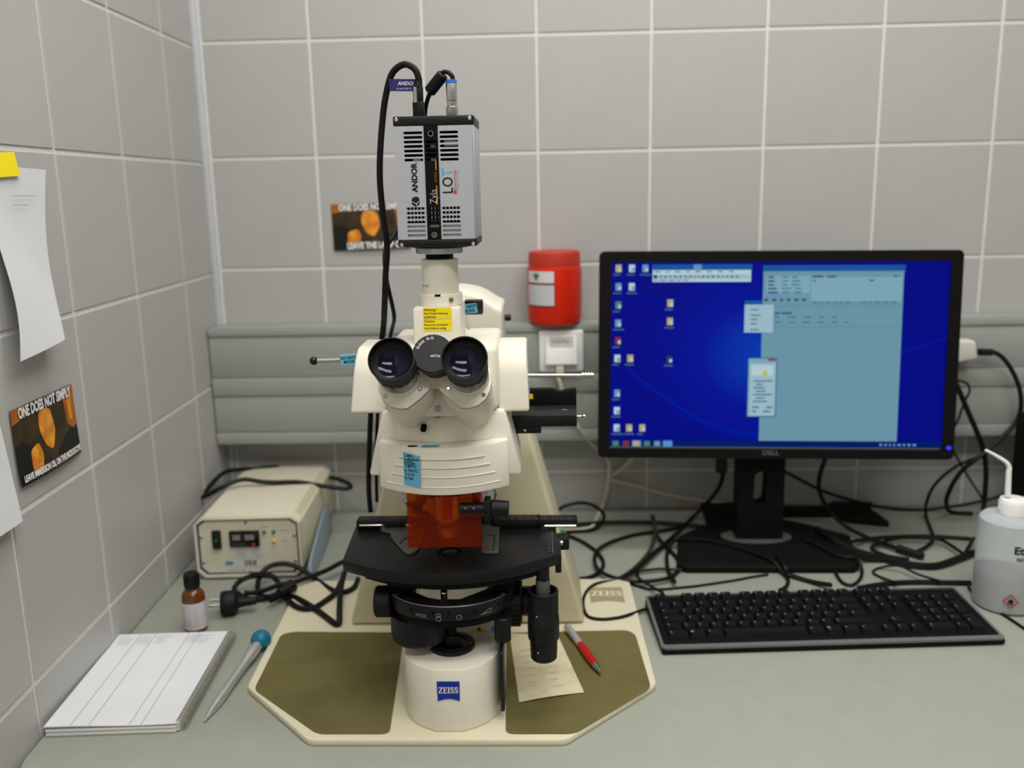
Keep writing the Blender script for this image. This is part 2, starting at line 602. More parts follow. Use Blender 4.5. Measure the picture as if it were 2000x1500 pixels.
# ------------------------------------------------------------------ white data socket
sk = thing('data_socket', 'white data socket with slanted outlet in the trunking under the red jar', 'socket', (0.6447, YF, 1.033))
g = G(); g.box((-0.040, -0.010, 0.0), (0.040, 0.0, 0.0765), bevel=0.005, seg=3); obj('frame_plate', g, M['white'], sk)
g = G()
g.hexa([(-0.0285, -0.028, 0.018), (0.0285, -0.028, 0.018), (0.0285, -0.006, 0.016), (-0.0285, -0.006, 0.016),
        (-0.0275, -0.012, 0.068), (0.0275, -0.012, 0.068), (0.0275, -0.006, 0.068), (-0.0275, -0.006, 0.068)], bevel=0.002)
outl = obj('outlet_cover', g, M['white'], sk)
ax = (0, -0.016, 0.049)
Ms = frame((0, -0.0163, 0.0570), (1, 0, 0), (0, 0.31, 0.95))
g = G(); g.rect(-0.021, -0.009, 0.021, 0.009, Ms); obj('label_window', g, M['stickergrey'], outl)
g = G(); scribble(g, -0.015, 0, 0.03, 0.005, Ms, 0.0006, z=0.0004); obj('label_marks', g, M['inkgrey'], outl)
g = G(); g.box((-0.010, -0.026, -0.002), (0.004, -0.014, 0.0165), bevel=0.002); obj('network_plug', g, M['cablew'], sk)

# socket plate and mains adaptor half hidden by the monitor
sk2 = thing('power_socket', 'white socket plate in the trunking half hidden behind the right edge of the monitor', 'socket', (1.305, YF, 1.033))
g = G(); g.box((-0.042, -0.010, 0.0), (0.040, 0.0, 0.0765), bevel=0.005, seg=3); obj('frame_plate', g, M['white'], sk2)
ad = thing('plug_adaptor', 'offwhite mains plug with black cable in the socket right of the monitor', 'plug', (1.335, YF - 0.010, 1.064))
g = G(); g.hexa([(-0.03, -0.032, -0.022), (0.030, -0.030, -0.012), (0.030, 0, -0.012), (-0.03, 0, -0.022),
                 (-0.03, -0.032, 0.023), (0.024, -0.030, 0.021), (0.024, 0, 0.021), (-0.03, 0, 0.023)], bevel=0.005, seg=3)
obj('plug_body', g, M['offwhite'], ad)

# ------------------------------------------------------------------ red waste jar
jar = thing('waste_jar', 'red biohazard waste jar with paler red lid standing on the trunking', 'jar', (0.634, -0.056, 1.1196))
g = G(); g.lathe([(0, 0), (0.040, 0), (0.0455, 0.004), (0.0475, 0.012), (0.0482, 0.093), (0.0475, 0.101), (0.0445, 0.1035), (0, 0.1035)], n=48)
obj('jar_body', g, M['red'], jar)
g = G(); g.lathe([(0, 0.1025), (0.0460, 0.1025), (0.0462, 0.106), (0.0456, 0.125), (0.0446, 0.128), (0.043, 0.1285), (0.041, 0.127), (0, 0.127)], n=48)
obj('lid', g, M['redlid'], jar, 'paler red screw lid')
a0, a1 = R(200), R(268)
g = G(); g.lathe([(0.0486, 0.0765), (0.0487, 0.0965)], n=16, ang=(a0, a1)); lb = obj('label', g, M['paper'], jar, 'white label with biohazard sign')
g = G(); g.lathe([(0.0485, 0.0350), (0.0487, 0.0745)], n=16, ang=(a0 - 0.02, a1 + 0.02)); obj('label_border', g, M['ink'], jar)
g = G(); g.lathe([(0.0488, 0.0370), (0.0490, 0.0725)], n=16, ang=(a0, a1)); lb2 = obj('label', g, M['paper'], jar)
g = G()
for k in range(8):
    z = 0.0405 + k * 0.0040
    g.lathe([(0.0492, z), (0.0492, z + 0.0006)], n=12, ang=(a0 + 0.04, a1 - 0.04))
obj('label_lines', g, M['inkgrey'], lb2)
g = G()                                     # biohazard trefoil on the upper label
am = a0 + 0.50
Mb = frame((0.0493 * math.cos(am), 0.0493 * math.sin(am), 0.0880), (-math.sin(am), math.cos(am), 0), (0, 0, 1)) @ Matrix.Scale(1.45, 4)
for k in range(3):
    a = R(90 + 120 * k)
    cx, cy = 0.0027 * math.cos(a), 0.0027 * math.sin(a)
    n = 14
    for i in range(n):
        t0 = a + R(38) + (R(284)) * i / n; t1 = a + R(38) + (R(284)) * (i + 1) / n
        th = lambda t: 0.0012 * (0.35 + 0.65 * math.sin((t - a - R(38)) / R(284) * math.pi))
        g.flat([(cx + (0.0034 - th(t0)) * math.cos(t0), cy + (0.0034 - th(t0)) * math.sin(t0)), (cx + 0.0034 * math.cos(t0), cy + 0.0034 * math.sin(t0)),
                (cx + 0.0034 * math.cos(t1), cy + 0.0034 * math.sin(t1)), (cx + (0.0034 - th(t1)) * math.cos(t1), cy + (0.0034 - th(t1)) * math.sin(t1))], Mb)
n = 18
for i in range(n):
    t0, t1 = 2 * math.pi * i / n, 2 * math.pi * (i + 1) / n
    g.flat([(0.0020 * math.cos(t0), 0.0020 * math.sin(t0)), (0.0026 * math.cos(t0), 0.0026 * math.sin(t0)), (0.0026 * math.cos(t1), 0.0026 * math.sin(t1)), (0.0020 * math.cos(t1), 0.0020 * math.sin(t1))], Mb)
obj('biohazard_sign', g, M['ink'], lb)

# ------------------------------------------------------------------ two printed pictures taped to the walls
def picture(name, label, M4, w, h, line1, line2, s2, bend):
    t = thing(name, label, 'poster', M4.translation)
    t.rotation_euler = M4.to_euler()
    def f(u, v):
        return Vector((w * (u - .5), h * (v - .5), 0.0016 + bend * (1 - v) ** 2 * (0.4 + 0.6 * math.sin(math.pi * u))))
    def sheet(u0, u1, v0, v1, k, d):
        g = G(); g.grid(lambda a, b: f(u0 + (u1 - u0) * a, v0 + (v1 - v0) * b) + Vector((0, 0, d)), 8, 6)
        return g
    obj('sheet', sheet(0, 1, 0, 1, 0, 0), M['brownpic'], t, recalc=False)
    def blob(pts, d, m, nm):
        g = G()
        c = (sum(p[0] for p in pts) / len(pts), sum(p[1] for p in pts) / len(pts))
        cv = g.bm.verts.new(f(*c) + Vector((0, 0, d)))
        vs = [g.bm.verts.new(f(*p) + Vector((0, 0, d))) for p in pts]
        for i in range(len(vs)):
            g.bm.faces.new((cv, vs[i], vs[(i + 1) % len(vs)]))
        obj(nm, g, m, t, recalc=False)
    blob([(0, 1), (0.22, 1), (0.22, 0.86), (0, 0.80)], 0.0002, M['picrust'], 'printed_patch')
    blob([(0.80, 1), (1, 1), (1, 0.45), (0.93, 0.40), (0.83, 0.5)], 0.0002, M['picrust'], 'printed_patch')
    blob([(0.86, 0.98), (0.95, 0.92), (0.93, 0.5), (0.88, 0.55)], 0.0004, M['picorange'], 'printed_patch')
    blob([(0, 0.0), (0.24, 0.0), (0.3, 0.40), (0.12, 0.55), (0, 0.52)], 0.0002, M['picblack'], 'printed_patch')
    blob([(0.55, 0.02), (0.98, 0.02), (1, 0.36), (0.85, 0.42), (0.62, 0.22)], 0.0002, M['picblack'], 'printed_patch')
    blob(rpoly([(0.40, 0.86), (0.58, 0.84), (0.62, 0.52), (0.53, 0.26), (0.43, 0.36), (0.37, 0.62)], 0.09), 0.0004, M['picorange'], 'printed_patch')
    blob(rpoly([(0.20, 0.40), (0.33, 0.46), (0.37, 0.28), (0.32, 0.10), (0.18, 0.10)], 0.05), 0.0004, M['picorange'], 'printed_patch')
    d = 0.0012
    for s, v, sz, ua, ub in ((line1, 0.915, h * 0.19, 0.10, 0.95), (line2, 0.085, h * s2, 0.18 if s2 > .15 else 0.04, 0.92 if s2 > .15 else 0.98)):
        for m_, off, dd in ((M['picblack'], 0.085, d - 0.0003), (M['inkwhite'], 0.045, d)):
            me = text_mesh(s, sz, bold=sz * off)
            x0 = min(p.co.x for p in me.vertices); x1 = max(p.co.x for p in me.vertices)
            k = w * (ub - ua) / (x1 - x0)
            for p in me.vertices:
                u = (ua + ub) / 2 + (p.co.x - (x0 + x1) / 2) * k / w
                p.co = f(u, min(max(v + p.co.y / h, 0.0), 1.0)) + Vector((0, 0, dd))
            me.materials.clear(); me.materials.append(m_)
            obj('lettering', me, None, t)
    return t
Mp = frame((0.3015, -0.002, 1.2955), (1, 0, 0.02), (-0.02, 0, 1))
picture('poster', 'brown and orange picture print on the back wall left of the camera', Mp, 0.143, 0.083, 'ONE DOES NOT SIMPLY', 'LEAVE THE LAMP ON', 0.19, 0.004)
cL = math.cos(YAW); sL = math.sin(YAW)
pl = (0.0205, -0.6608, 1.0857)
Mp = frame((pl[0] + 0.002, pl[1], pl[2]), (-sL, cL, 0.0), (0, 0, 1))
picture('poster', 'brown and orange picture print on the left tiled wall below the paper sheet', Mp, 0.144, 0.088, 'ONE DOES NOT SIMPLY', 'LEAVE IMMERSION OIL ON THE MICROSCOPE', 0.115, 0.006)

# ------------------------------------------------------------------ paper sheet hung on the left wall
sh = thing('hanging_sheet', 'curling white paper sheet taped to the left wall with yellow tape', 'paper', (0.018, -0.645, 1.28))
sh.rotation_euler = (0, 0, YAW)
def fs(u, v):                               # u along the wall (towards the corner), v upwards
    wdt = 0.124 - 0.030 * (1 - v)
    y = -0.066 + wdt * u + 0.005 * math.sin(v * 6.0) * (0.5 if u > .5 else 1) - 0.024 * (1 - v) + 0.006 * math.sin(3.14 * v) * (0.5 - u)
    z = -0.098 + 0.208 * v + 0.012 * u * (1 - v) + 0.003 * (1 - u)
    x = 0.0062 + 0.020 * (1 - v) ** 1.5 + 0.005 * math.sin(v * 5 + u * 2) * (1 - v)
    return Vector((x, y, z))
g = G(); g.grid(fs, 14, 22); obj('sheet', g, M['paper'], sh, recalc=False, ang=180)
g = G()
for (y, z, l) in ((-0.035, 0.080, 0.05), (-0.035, 0.070, 0.035)):
    scribble(g, y, z, l, 0.003, frame((0.0115, 0, 0), (0, 1, 0), (0, 0, 1)), 0.0003)
obj('handwriting', g, M['inkblue'], sh)
g = G(); g.grid(lambda u, v: Vector((0.0060 + 0.004 * (1 - v), -0.07 + 0.061 * u, 0.099 + 0.026 * v + 0.003 * u)), 3, 3)
obj('tape', g, M['yellow'], sh, 'yellow sticky note strip', recalc=False)

sh2 = thing('wall_sheet', 'bluish white sheet at the far left edge below the printed picture', 'paper', (0.026, -0.80, 1.0))
sh2.rotation_euler = (0, 0, YAW)
g = G(); g.grid(lambda u, v: Vector((0.003 + 0.012 * (1 - v), -0.17 + 0.212 * u, 0.012 + 0.13 * v - 0.0 * u)), 6, 6)
obj('sheet', g, M['paper'], sh2, recalc=False)

# ================================================================== MICROSCOPE
ms = thing('microscope', 'large cream upright research microscope with twin black eyepieces and orange shield', 'microscope', (0.500, -0.708, D))
g = G()
g.prism(rpoly([(-0.158, -0.070), (0.131, -0.070), (0.245, 0.046), (0.241, 0.345), (0.233, 0.357), (-0.276, 0.357), (-0.263, 0.043)], 0.008), 0.0, 0.0085, bevel=0.0025)
base = obj('base_plate', g, M['creamb'], ms)
g = G(); g.prism(rpoly([(-0.257, 0.176), (-0.242, 0.184), (-0.086, 0.180), (-0.068, -0.060), (-0.150, -0.060), (-0.251, 0.034)], 0.01), 0.0085, 0.0098, bevel=0.0005, seg=1)
obj('hand_rest_mat', g, M['olive'], ms, 'olive rubber hand rest mat')
g = G(); g.prism(rpoly([(0.056, 0.178), (0.222, 0.184), (0.232, 0.172), (0.237, 0.036), (0.140, -0.060), (0.063, -0.060)], 0.01), 0.0085, 0.0098, bevel=0.0005, seg=1)
obj('hand_rest_mat', g, M['olive'], ms, 'olive rubber hand rest mat')

def serif_word(g, h, M4, z=0.0):
    """the letters Z E I S S in a slab serif, centred on the origin; returns the width"""
    W = {'Z': .72, 'E': .68, 'I': .40, 'S': .62}
    word = 'ZEISS'
    gap = 0.10
    tot = sum(W[c] for c in word) + gap * (len(word) - 1)
    x = -tot / 2
    q = lambda pts: g.flat([(px * h, (py - .5) * h) for px, py in pts], M4, z)
    R4 = lambda a, b, c, d: q([(a, b), (c, b), (c, d), (a, d)])
    for c in word:
        w_ = W[c]
        if c == 'I':
            R4(x, 0, x + w_, .09); R4(x, .91, x + w_, 1); R4(x + w_ / 2 - .11, .09, x + w_ / 2 + .11, .91)
        elif c == 'E':
            R4(x, 0, x + w_, .09); R4(x, .91, x + w_, 1); R4(x + .1, .09, x + .31, .91); R4(x + .31, .45, x + .5, .55)
            R4(x + w_ - .08, .09, x + w_, .28); R4(x + w_ - .08, .72, x + w_, .91); R4(x + .46, .36, x + .53, .64)
        elif c == 'Z':
            R4(x, .91, x + w_, 1); R4(x, 0, x + w_, .09); R4(x, .70, x + .08, .91); R4(x + w_ - .08, .09, x + w_, .30)
            q([(x, .09), (x + .25, .09), (x + w_, .91), (x + w_ - .25, .91)])
        else:
            P = [(w_ * .92, .78), (w_ * .72, .92), (w_ * .45, .95), (w_ * .18, .86), (w_ * .14, .70), (w_ * .35, .57),
                 (w_ * .65, .45), (w_ * .85, .30), (w_ * .80, .14), (w_ * .52, .05), (w_ * .25, .09), (w_ * .08, .24)]
            T = [.05, .07, .09, .11, .12, .13, .13, .12, .11, .09, .07, .05]
            for i in range(len(P) - 1):
                a, b = P[i], P[i + 1]
                d = Vector((b[0] - a[0], b[1] - a[1])).normalized()
                nx, ny = -d.y, d.x
                q([(x + a[0] + nx * T[i], a[1] + ny * T[i]), (x + b[0] + nx * T[i + 1], b[1] + ny * T[i + 1]),
                   (x + b[0] - nx * T[i + 1], b[1] - ny * T[i + 1]), (x + a[0] - nx * T[i], a[1] - ny * T[i])])
            R4(x + w_ - .09, .68, x + w_ - .01, .98); R4(x + .01, .02, x + .09, .32)
        x += w_ + gap
    return tot * h

# olive badge on the base, back right
Mt = TOP(0.202, 0.297, 0.0088)
g = G()
pts = [(-0.0255, 0.026), (-0.025, -0.026)] + [(-0.025 + 0.05 * i / 8, -0.026 + 0.006 * math.sin(math.pi * i / 8)) for i in range(1, 8)] + [(0.025, -0.026), (0.0245, 0.026)]
g.prism(pts[::-1], 0.0, 0.0004, Mt)
bd = obj('base_badge', g, M['oliveplate'], ms, 'olive badge with cream lettering')
g = G(); serif_word(g, 0.0165, Mt @ Matrix.Translation((0, 0.004, 0)) @ Matrix.Diagonal((0.80, 1, 1, 1)), 0.0007); obj('lettering', g, M['inkcream'], bd)

# lamp pedestal
g = G()
P = [(0.056, 0.215), (0.056, 0.0)]
prof = []
R0 = 0.0565
for i in range(0, 33):
    a = -math.pi * i / 32
    x, y = R0 * math.cos(a), R0 * math.sin(a)
    if abs(x) < 0.0175:
        continue
    prof.append((x, y))
prof = [(R0, 0.215)] + prof + [(-R0, 0.215)]
ins = []
mid = [i for i, p in enumerate(prof) if p[0] < 0][0]
prof.insert(mid, (-0.0165, -0.0555)); prof.insert(mid, (0.0165, -0.0555))
prof = prof[::-1]
g.prism(prof, 0.0086, 0.085, bevel=0.0025, seg=2)
ped = obj('lamp_pedestal', g, M['cream'], ms)
g = G(); g.lathe([(0, 0.0852), (0.0265, 0.0852), (0.0265, 0.0895), (0.0245, 0.0905), (0.019, 0.0905), (0.0175, 0.0885), (0, 0.0885)], TOP(0, 0, 0), n=40)
fl = obj('field_lens_ring', g, M['black'], ms)
g = G(); g.lathe([(0.0172, 0.0888), (0.012, 0.0902), (0.006, 0.0909), (0, 0.0911)], n=32); obj('field_lens', g, M['glass'], fl)
g = G()
for s in (-1, 1):
    g.cyl((s * 0.0215, -0.004, 0.0905), (s * 0.0215, -0.004, 0.0912), 0.0011, n=10)
obj('screw', g, M['steel'], fl)
Mf = FRONT(0.0, -0.0559, 0.0595)
g = G()
pts = [(-0.0128, 0.012), (-0.0124, -0.012)] + [(-0.0124 + 0.0248 * i / 8, -0.012 + 0.003 * math.sin(math.pi * i / 8)) for i in range(1, 8)] + [(0.0124, -0.012), (0.0128, 0.012)]
g.prism(pts[::-1], -0.0004, 0.0006, Mf)
bg = obj('maker_badge', g, M['zblue'], ms, 'blue badge with white lettering')
g = G(); serif_word(g, 0.0075, Mf @ Matrix.Translation((0, 0.0018, 0)) @ Matrix.Diagonal((0.86, 1, 1, 1)), 0.0009); obj('lettering', g, M['inkwhite'], bg)
g = G(); Mw = TOP(0.029, 0.042, 0.0853)
g.flat([(-0.009, -0.008), (0.009, -0.008), (0, 0.008)], Mw)
wn = obj('warning_triangle', g, M['yellow'], ms, 'small yellow warning triangle')
g = G(); g.flat([(-0.002, -0.005), (0.002, -0.005), (0.0005, 0.003), (-0.0005, 0.003)], Mw, 0.0003); obj('triangle_mark', g, M['ink'], wn)
g = G(); g.rect(-0.005, -0.008, 0.007, 0.008, TOP(0.049, 0.040, 0.0854)); obj('blue_tape_piece', g, M['bluetape'], ms, 'blue tape scrap')
# black side slider of the pedestal on its right
g = G()
g.prism(rpoly([(0.010, 0.02), (0.046, 0.02), (0.047, 0.052), (0.037, 0.066), (0.036, 0.081), (0.060, 0.081), (0.06, 0.10), (0.0, 0.10)], 0.004), 0.0568, 0.0615,
        frame((0, -0.045, 0), (0, 1, 0), (0, 0, 1)), bevel=0.001)
obj('filter_lever', g, M['black'], ms)

# stand
g = G()
g.hexa([(-0.166, 0.203, 0.0098), (0.165, 0.203, 0.0098), (0.165, 0.345, 0.0098), (-0.165, 0.345, 0.0098),
        (-0.066, 0.222, 0.385), (0.064, 0.222, 0.385), (0.062, 0.330, 0.385), (-0.062, 0.330, 0.385)], bevel=0.006, seg=3)
obj('stand_column', g, M['cream2'], ms)
g = G(); g.box((0.0655, 0.2205, 0.168), (0.0695, 0.2225, 0.196)); sc = obj('focus_scale', g, M['ink'], ms)
g = G()
for k in range(7):
    g.box((0.0745, 0.2212, 0.166 + k * 0.0045), (0.0775, 0.2222, 0.1685 + k * 0.0045))
obj('scale_marks', g, M['inkgrey'], sc)
# horizontal limb under the head
g = G(); g.hexa([(-0.060, -0.02, 0.300), (0.066, -0.02, 0.300), (0.070, 0.25, 0.300), (-0.064, 0.25, 0.300),
                 (-0.056, -0.02, 0.384), (0.064, -0.02, 0.384), (0.064, 0.25, 0.384), (-0.058, 0.25, 0.384)], bevel=0.004)
obj('limb', g, M['cream2'], ms)

# reflector housing: flared body and curved front cover
XC = 0.0035
g = G()
g.hexa([(XC - 0.083, -0.040, 0.306), (XC + 0.083, -0.040, 0.306), (XC + 0.080, 0.06, 0.31), (XC - 0.080, 0.06, 0.31),
        (XC - 0.0655, -0.040, 0.378), (XC + 0.0655, -0.040, 0.378), (XC + 0.0655, 0.06, 0.378), (XC - 0.0655, 0.06, 0.378)], bevel=0.004)
obj('reflector_housing', g, M['cream'], ms)
CH = 0.0695                                  # half width of the cover
def yarc(x):                                 # plan curve of the cover front
    k = (x - XC) / CH
    return -0.049 - 0.031 * (1 - k * k)
xs_ = [XC - CH + 2 * CH * i / 24 for i in range(25)]
g = G()
front = [(x, yarc(x)) for x in xs_]
topf = [(XC + (x - XC) * 0.985, yarc(x) + 0.0015) for x in xs_]
g.prism(front + [(XC + CH, -0.012), (XC - CH, -0.012)], 0.297, 0.3475, bevel=0.0018, seg=2,
        top=topf + [(XC + CH * .985, -0.012), (XC - CH * .985, -0.012)])
cv = obj('turret_cover', g, M['cream'], ms)
g = G()
for z, hw in ((0.336, 0.045), (0.3265, 0.050), (0.3165, 0.055), (0.3055, 0.060)):
    g.tube([(XC + hw * (i / 10 - 1), yarc(XC + hw * (i / 10 - 1)) + 0.0002, z) for i in range(21)], 0.0008, n=6, smooth=False)
obj('cover_rib', g, M['cream'], cv)
# sloping shoulder between cover and tube
g = G()
g.prism([(XC - 0.058, -0.02), (XC - 0.050, -0.046), (XC, -0.060), (XC + 0.050, -0.046), (XC + 0.058, -0.02)], 0.347, 0.376, bevel=0.003,
        top=[(XC - 0.056, -0.02), (XC - 0.048, -0.040), (XC, -0.050), (XC + 0.048, -0.040), (XC + 0.056, -0.02)])
obj('housing_shoulder', g, M['cream'], ms)
g = G(); g.cyl((-0.016, -0.050, 0.364), (-0.016, -0.0565, 0.362), 0.0032, n=16); obj('socket_hole', g, M['dark'], ms)
g = G(); g.cyl((0.0, -0.052, 0.379), (0.0, -0.0575, 0.377), 0.0035, n=16); obj('clamp_screw', g, M['dsteel'], ms)
g = G(); g.prism(circ(0, 0, 0.0055, 18, 1, 0.45), 0, 0.0006, TOP(-0.026, -0.0685, 0.3473)); obj('cover_slot', g, M['dark'], ms)
Mt = TOP(-0.0085, -0.0700, 0.3477)
g = G(); g.flat([(-0.0085, -0.0035), (0.0085, -0.0035), (0.011, 0.0035), (-0.0075, 0.0035)], Mt, 0.0003)
tp = obj('tape_label', g, M['bluetape'], ms, 'small blue tape label on top of the cover')
text('BEAM PATH', 0.0030, Mt @ Matrix.Translation((0.001, 0, 0.0006)), M['ink'], tp, 'handwriting')
# blue tape list on the curved front
g = G()
g.grid(lambda u, v: Vector((-0.0365 + 0.0185 * u + 0.0005 * v, yarc(-0.0365 + 0.0185 * u) - 0.0007, 0.3065 - 0.002 * u + (0.0355 - 0.0012 * u) * v)), 6, 8)
tl = obj('tape_label', g, M['bluetape'], ms, 'blue tape label with handwritten filter list', recalc=False)
lines = ['1-BFD', '2-ANALB', '3-DIC', '4-DAPI', '5-BFITC', '6-TRITC', '7-CY5', '8-700']
zz = [0.3385, 0.3352, 0.3325, 0.3300, 0.3270, 0.3225, 0.3182, 0.3140]
bm = bmesh.new()
for s, z in zip(lines, zz):
    me = text_mesh(s, 0.0040, bold=0.00006, align='LEFT', shear=0.1)
    for p in me.vertices:
        x = -0.0352 + p.co.x
        p.co = Vector((x, yarc(x) - 0.0010, z + p.co.y))
    bm.from_mesh(me); bpy.data.meshes.remove(me)
me = bpy.data.meshes.new('handwriting'); bm.to_mesh(me); bm.free(); me.materials.append(M['ink'])
obj('handwriting', me, None, tl)

# head: crossbar with side wings, central body, photo tube
WP = rpoly([(0.045, 0.374), (0.045, 0.4425), (-0.012, 0.4425), (-0.026, 0.4225), (-0.033, 0.374)], [0, .004, .012, .010, .004])
for xi, xt, xb in ((-0.058, -0.0900, -0.0970), (0.062, 0.0928, 0.0950)):
    g = G(); g.prism(WP, min(xi, xt), max(xi, xt), frame((0, 0, 0), (0, 1, 0), (0, 0, 1)), bevel=0)
    for v in g.bm.verts:
        if abs(v.co.x - xt) < 1e-4:
            v.co.x = xb + (xt - xb) * (v.co.z - 0.374) / 0.0685
    g._bevel([v for v in g.bm.verts], 0.0035, 3, 0.9)
    obj('side_wing', g, M['cream'], ms)
g = G(); g.box((-0.0570, -0.046, 0.3785), (0.0630, 0.090, 0.4475), bevel=0.007, seg=4)
g.hexa([(-0.020, -0.070, 0.3785), (0.026, -0.070, 0.3785), (0.026, -0.04, 0.3785), (-0.02, -0.04, 0.3785),
        (-0.014, -0.060, 0.425), (0.020, -0.060, 0.425), (0.020, -0.04, 0.43), (-0.014, -0.04, 0.43)], bevel=0.004)
obj('head_body', g, M['cream'], ms)
g = G(); g.cyl((0.0015, -0.066, 0.388), (0.0015, -0.0712, 0.387), 0.0030, n=14); obj('screw', g, M['steel'], ms)
g = G(); g.box((-0.0255, -0.031, 0.446), (0.0242, 0.036, 0.4865), bevel=0.0025); pb = obj('phototube_block', g, M['cream'], ms)
TX = 0.0015
g = G(); g.lathe([(0, 0.4868), (0.0232, 0.4868), (0.0232, 0.4985), (0.0225, 0.4992), (0, 0.4992)], TOP(TX, 0, 0), n=40); rg = obj('clamp_ring', g, M['cream'], ms)
g = G(); g.cyl((TX + 0.012, -0.0192, 0.4935), (TX + 0.0135, -0.0215, 0.4935), 0.0024, n=14); obj('set_screw', g, M['brass'], rg)
g = G(); g.box((TX - 0.004, -0.0236, 0.4975), (TX + 0.002, -0.021, 0.4995)); obj('slot_mark', g, M['dark'], rg)
g = G(); g.lathe([(0, 0.4992), (0.0195, 0.4992), (0.0195, 0.5345), (0.0187, 0.5355), (0, 0.5355)], TOP(TX, 0, 0), n=40); pt_ = obj('photo_tube', g, M['cream'], ms)
text('60/100', 0.004, FRONT(TX - 0.015, -0.0130, 0.5080) @ Matrix.Rotation(R(-48), 4, 'Y'), M['inkgrey'], pt_)
g = G(); g.lathe([(0, 0.5355), (0.0148, 0.5355), (0.0148, 0.5415), (0, 0.5415)], TOP(TX, 0, 0), n=32); obj('adapter_ring', g, M['blackm'], ms)
# stickers on the block
Mf = FRONT(0.0005, -0.0314, 0.4747)
g = G(); g.rect(-0.0150, 0.0005, 0.0150, 0.0122, Mf); s1 = obj('sticker', g, M['yellow'], ms, 'upper yellow warning sticker')
g = G(); g.rect(-0.0150, -0.0122, 0.0150, -0.0002, Mf, 0.0001); s2 = obj('sticker', g, M['yellow'], ms, 'lower yellow warning sticker')
kw = dict(align='LEFT', bold=0.00004)
texts([('Achtung !', 0.0036, Mf @ Matrix.Translation((-0.0142, 0.0100, 0.0004)), kw), ('Rote Transportsicherung', 0.0029, Mf @ Matrix.Translation((-0.0142, 0.0062, 0.0004)), dict(kw, xs=0.85)),
       ('entfernen', 0.0033, Mf @ Matrix.Translation((-0.0142, 0.0025, 0.0004)), kw)], M['ink'], s1)
texts([('Caution:', 0.0034, Mf @ Matrix.Translation((-0.0142, -0.0020, 0.0004)), kw), ('Remove the red transport', 0.0029, Mf @ Matrix.Translation((-0.0142, -0.0058, 0.0004)), dict(kw, xs=0.82)),
       ('lock before using', 0.0033, Mf @ Matrix.Translation((-0.0142, -0.0095, 0.0004)), kw)], M['ink'], s2)

# lamp mirror housing behind
g = G()
arc = [(-0.020, 0.35), (-0.020, 0.478), (0.0, 0.479), (0.012, 0.4775), (0.024, 0.4745), (0.034, 0.470), (0.043, 0.4645), (0.050, 0.4595), (0.055, 0.4575), (0.0585, 0.456), (0.0590, 0.45), (0.0590, 0.35)]
g.prism(arc[::-1], -0.30, -0.175, frame((0, 0, 0), (1, 0, 0), (0, 0, 1)), bevel=0.003)
obj('mirror_housing', g, M['cream'], ms)
g = G(); g.box((-0.020, 0.075, 0.42), (0.0175, 0.18, 0.4700), bevel=0.003); obj('tube_carrier', g, M['cream'], ms)
g = G(); g.cyl((0.060, 0.245, 0.437), (0.0685, 0.245, 0.437), 0.0045, n=18, ch=0.0008); obj('lock_knob', g, M['black'], ms)
g = G(); g.box((0.0185, 0.088, 0.4625), (0.0405, 0.104, 0.4795), bevel=0.002); sl = obj('tube_slider', g, M['blackg'], ms)
Mf = frame((0.0245, 0.0740, 0.4715), (1, 0, 0.09), (-0.09, 0, 1))
g = G(); g.rect(-0.0115, -0.0055, 0.0105, 0.0060, Mf); tg = obj('tape_label', g, M['bluetape'], ms, 'blue DO NOT MOVE tape on the black slider')
texts([('DO NOT', 0.0052, Mf @ Matrix.Translation((-0.0005, 0.0026, 0.0004)), dict(bold=0.0001)), ('MOVE', 0.0052, Mf @ Matrix.Translation((0.0005, -0.0025, 0.0004)), dict(bold=0.0001))], M['ink'], tg, 'handwriting')
g = G(); g.tube([(0.0245, 0.0745, 0.449), (0.0215, 0.0745, 0.4385), (0.0285, 0.0745, 0.4385), (0.0245, 0.0745, 0.449)], 0.0004, n=5, smooth=False); obj('triangle_mark', g, M['ink'], ms)

# left rod with ball and right rod with knurled end
g = G(); g.cyl((-0.089, 0.0, 0.4275), (-0.1385, 0.0, 0.4265), 0.0023, n=16); rd = obj('beam_rod', g, M['steel'], ms)
g = G(); g.sphere((-0.1410, 0.0, 0.4265), 0.0047); obj('ball_knob', g, M['blackg'], rd)
Mf = frame((-0.1025, -0.0030, 0.4275), (1, 0, 0.07), (-0.05, 0, 1))
g = G(); g.rect(-0.0083, -0.0055, 0.0083, 0.0055, Mf); g.grid(lambda u, v: Mf @ Vector((-0.0083 + 0.0166 * u, 0.0055, -0.006 * v)), 1, 1)
tg = obj('tape_label', g, M['bluetape'], ms, 'blue DO NOT MOVE tape on the left rod', recalc=False)
texts([('DO NOT', 0.0044, Mf @ Matrix.Translation((0, 0.0022, 0.0004)), dict(bold=0.0001)), ('MOVE', 0.0044, Mf @ Matrix.Translation((0.001, -0.0022, 0.0004)), dict(bold=0.0001))], M['ink'], tg, 'handwriting')
g = G(); g.cyl((0.0935, 0.0, 0.4068), (0.153, 0.0, 0.4060), 0.0023, n=16); rd = obj('beam_rod', g, M['steel'], ms)
g = G()
for k in range(4):
    x = 0.1525 + k * 0.0032
    g.cyl((x, 0, 0.4060), (x + 0.0024, 0, 0.4060), 0.0038, n=16, ch=0.0004)
g.cyl((0.152, 0, 0.406), (0.1655, 0, 0.406), 0.0028, n=14)
obj('knurled_end', g, M['steel'], rd)

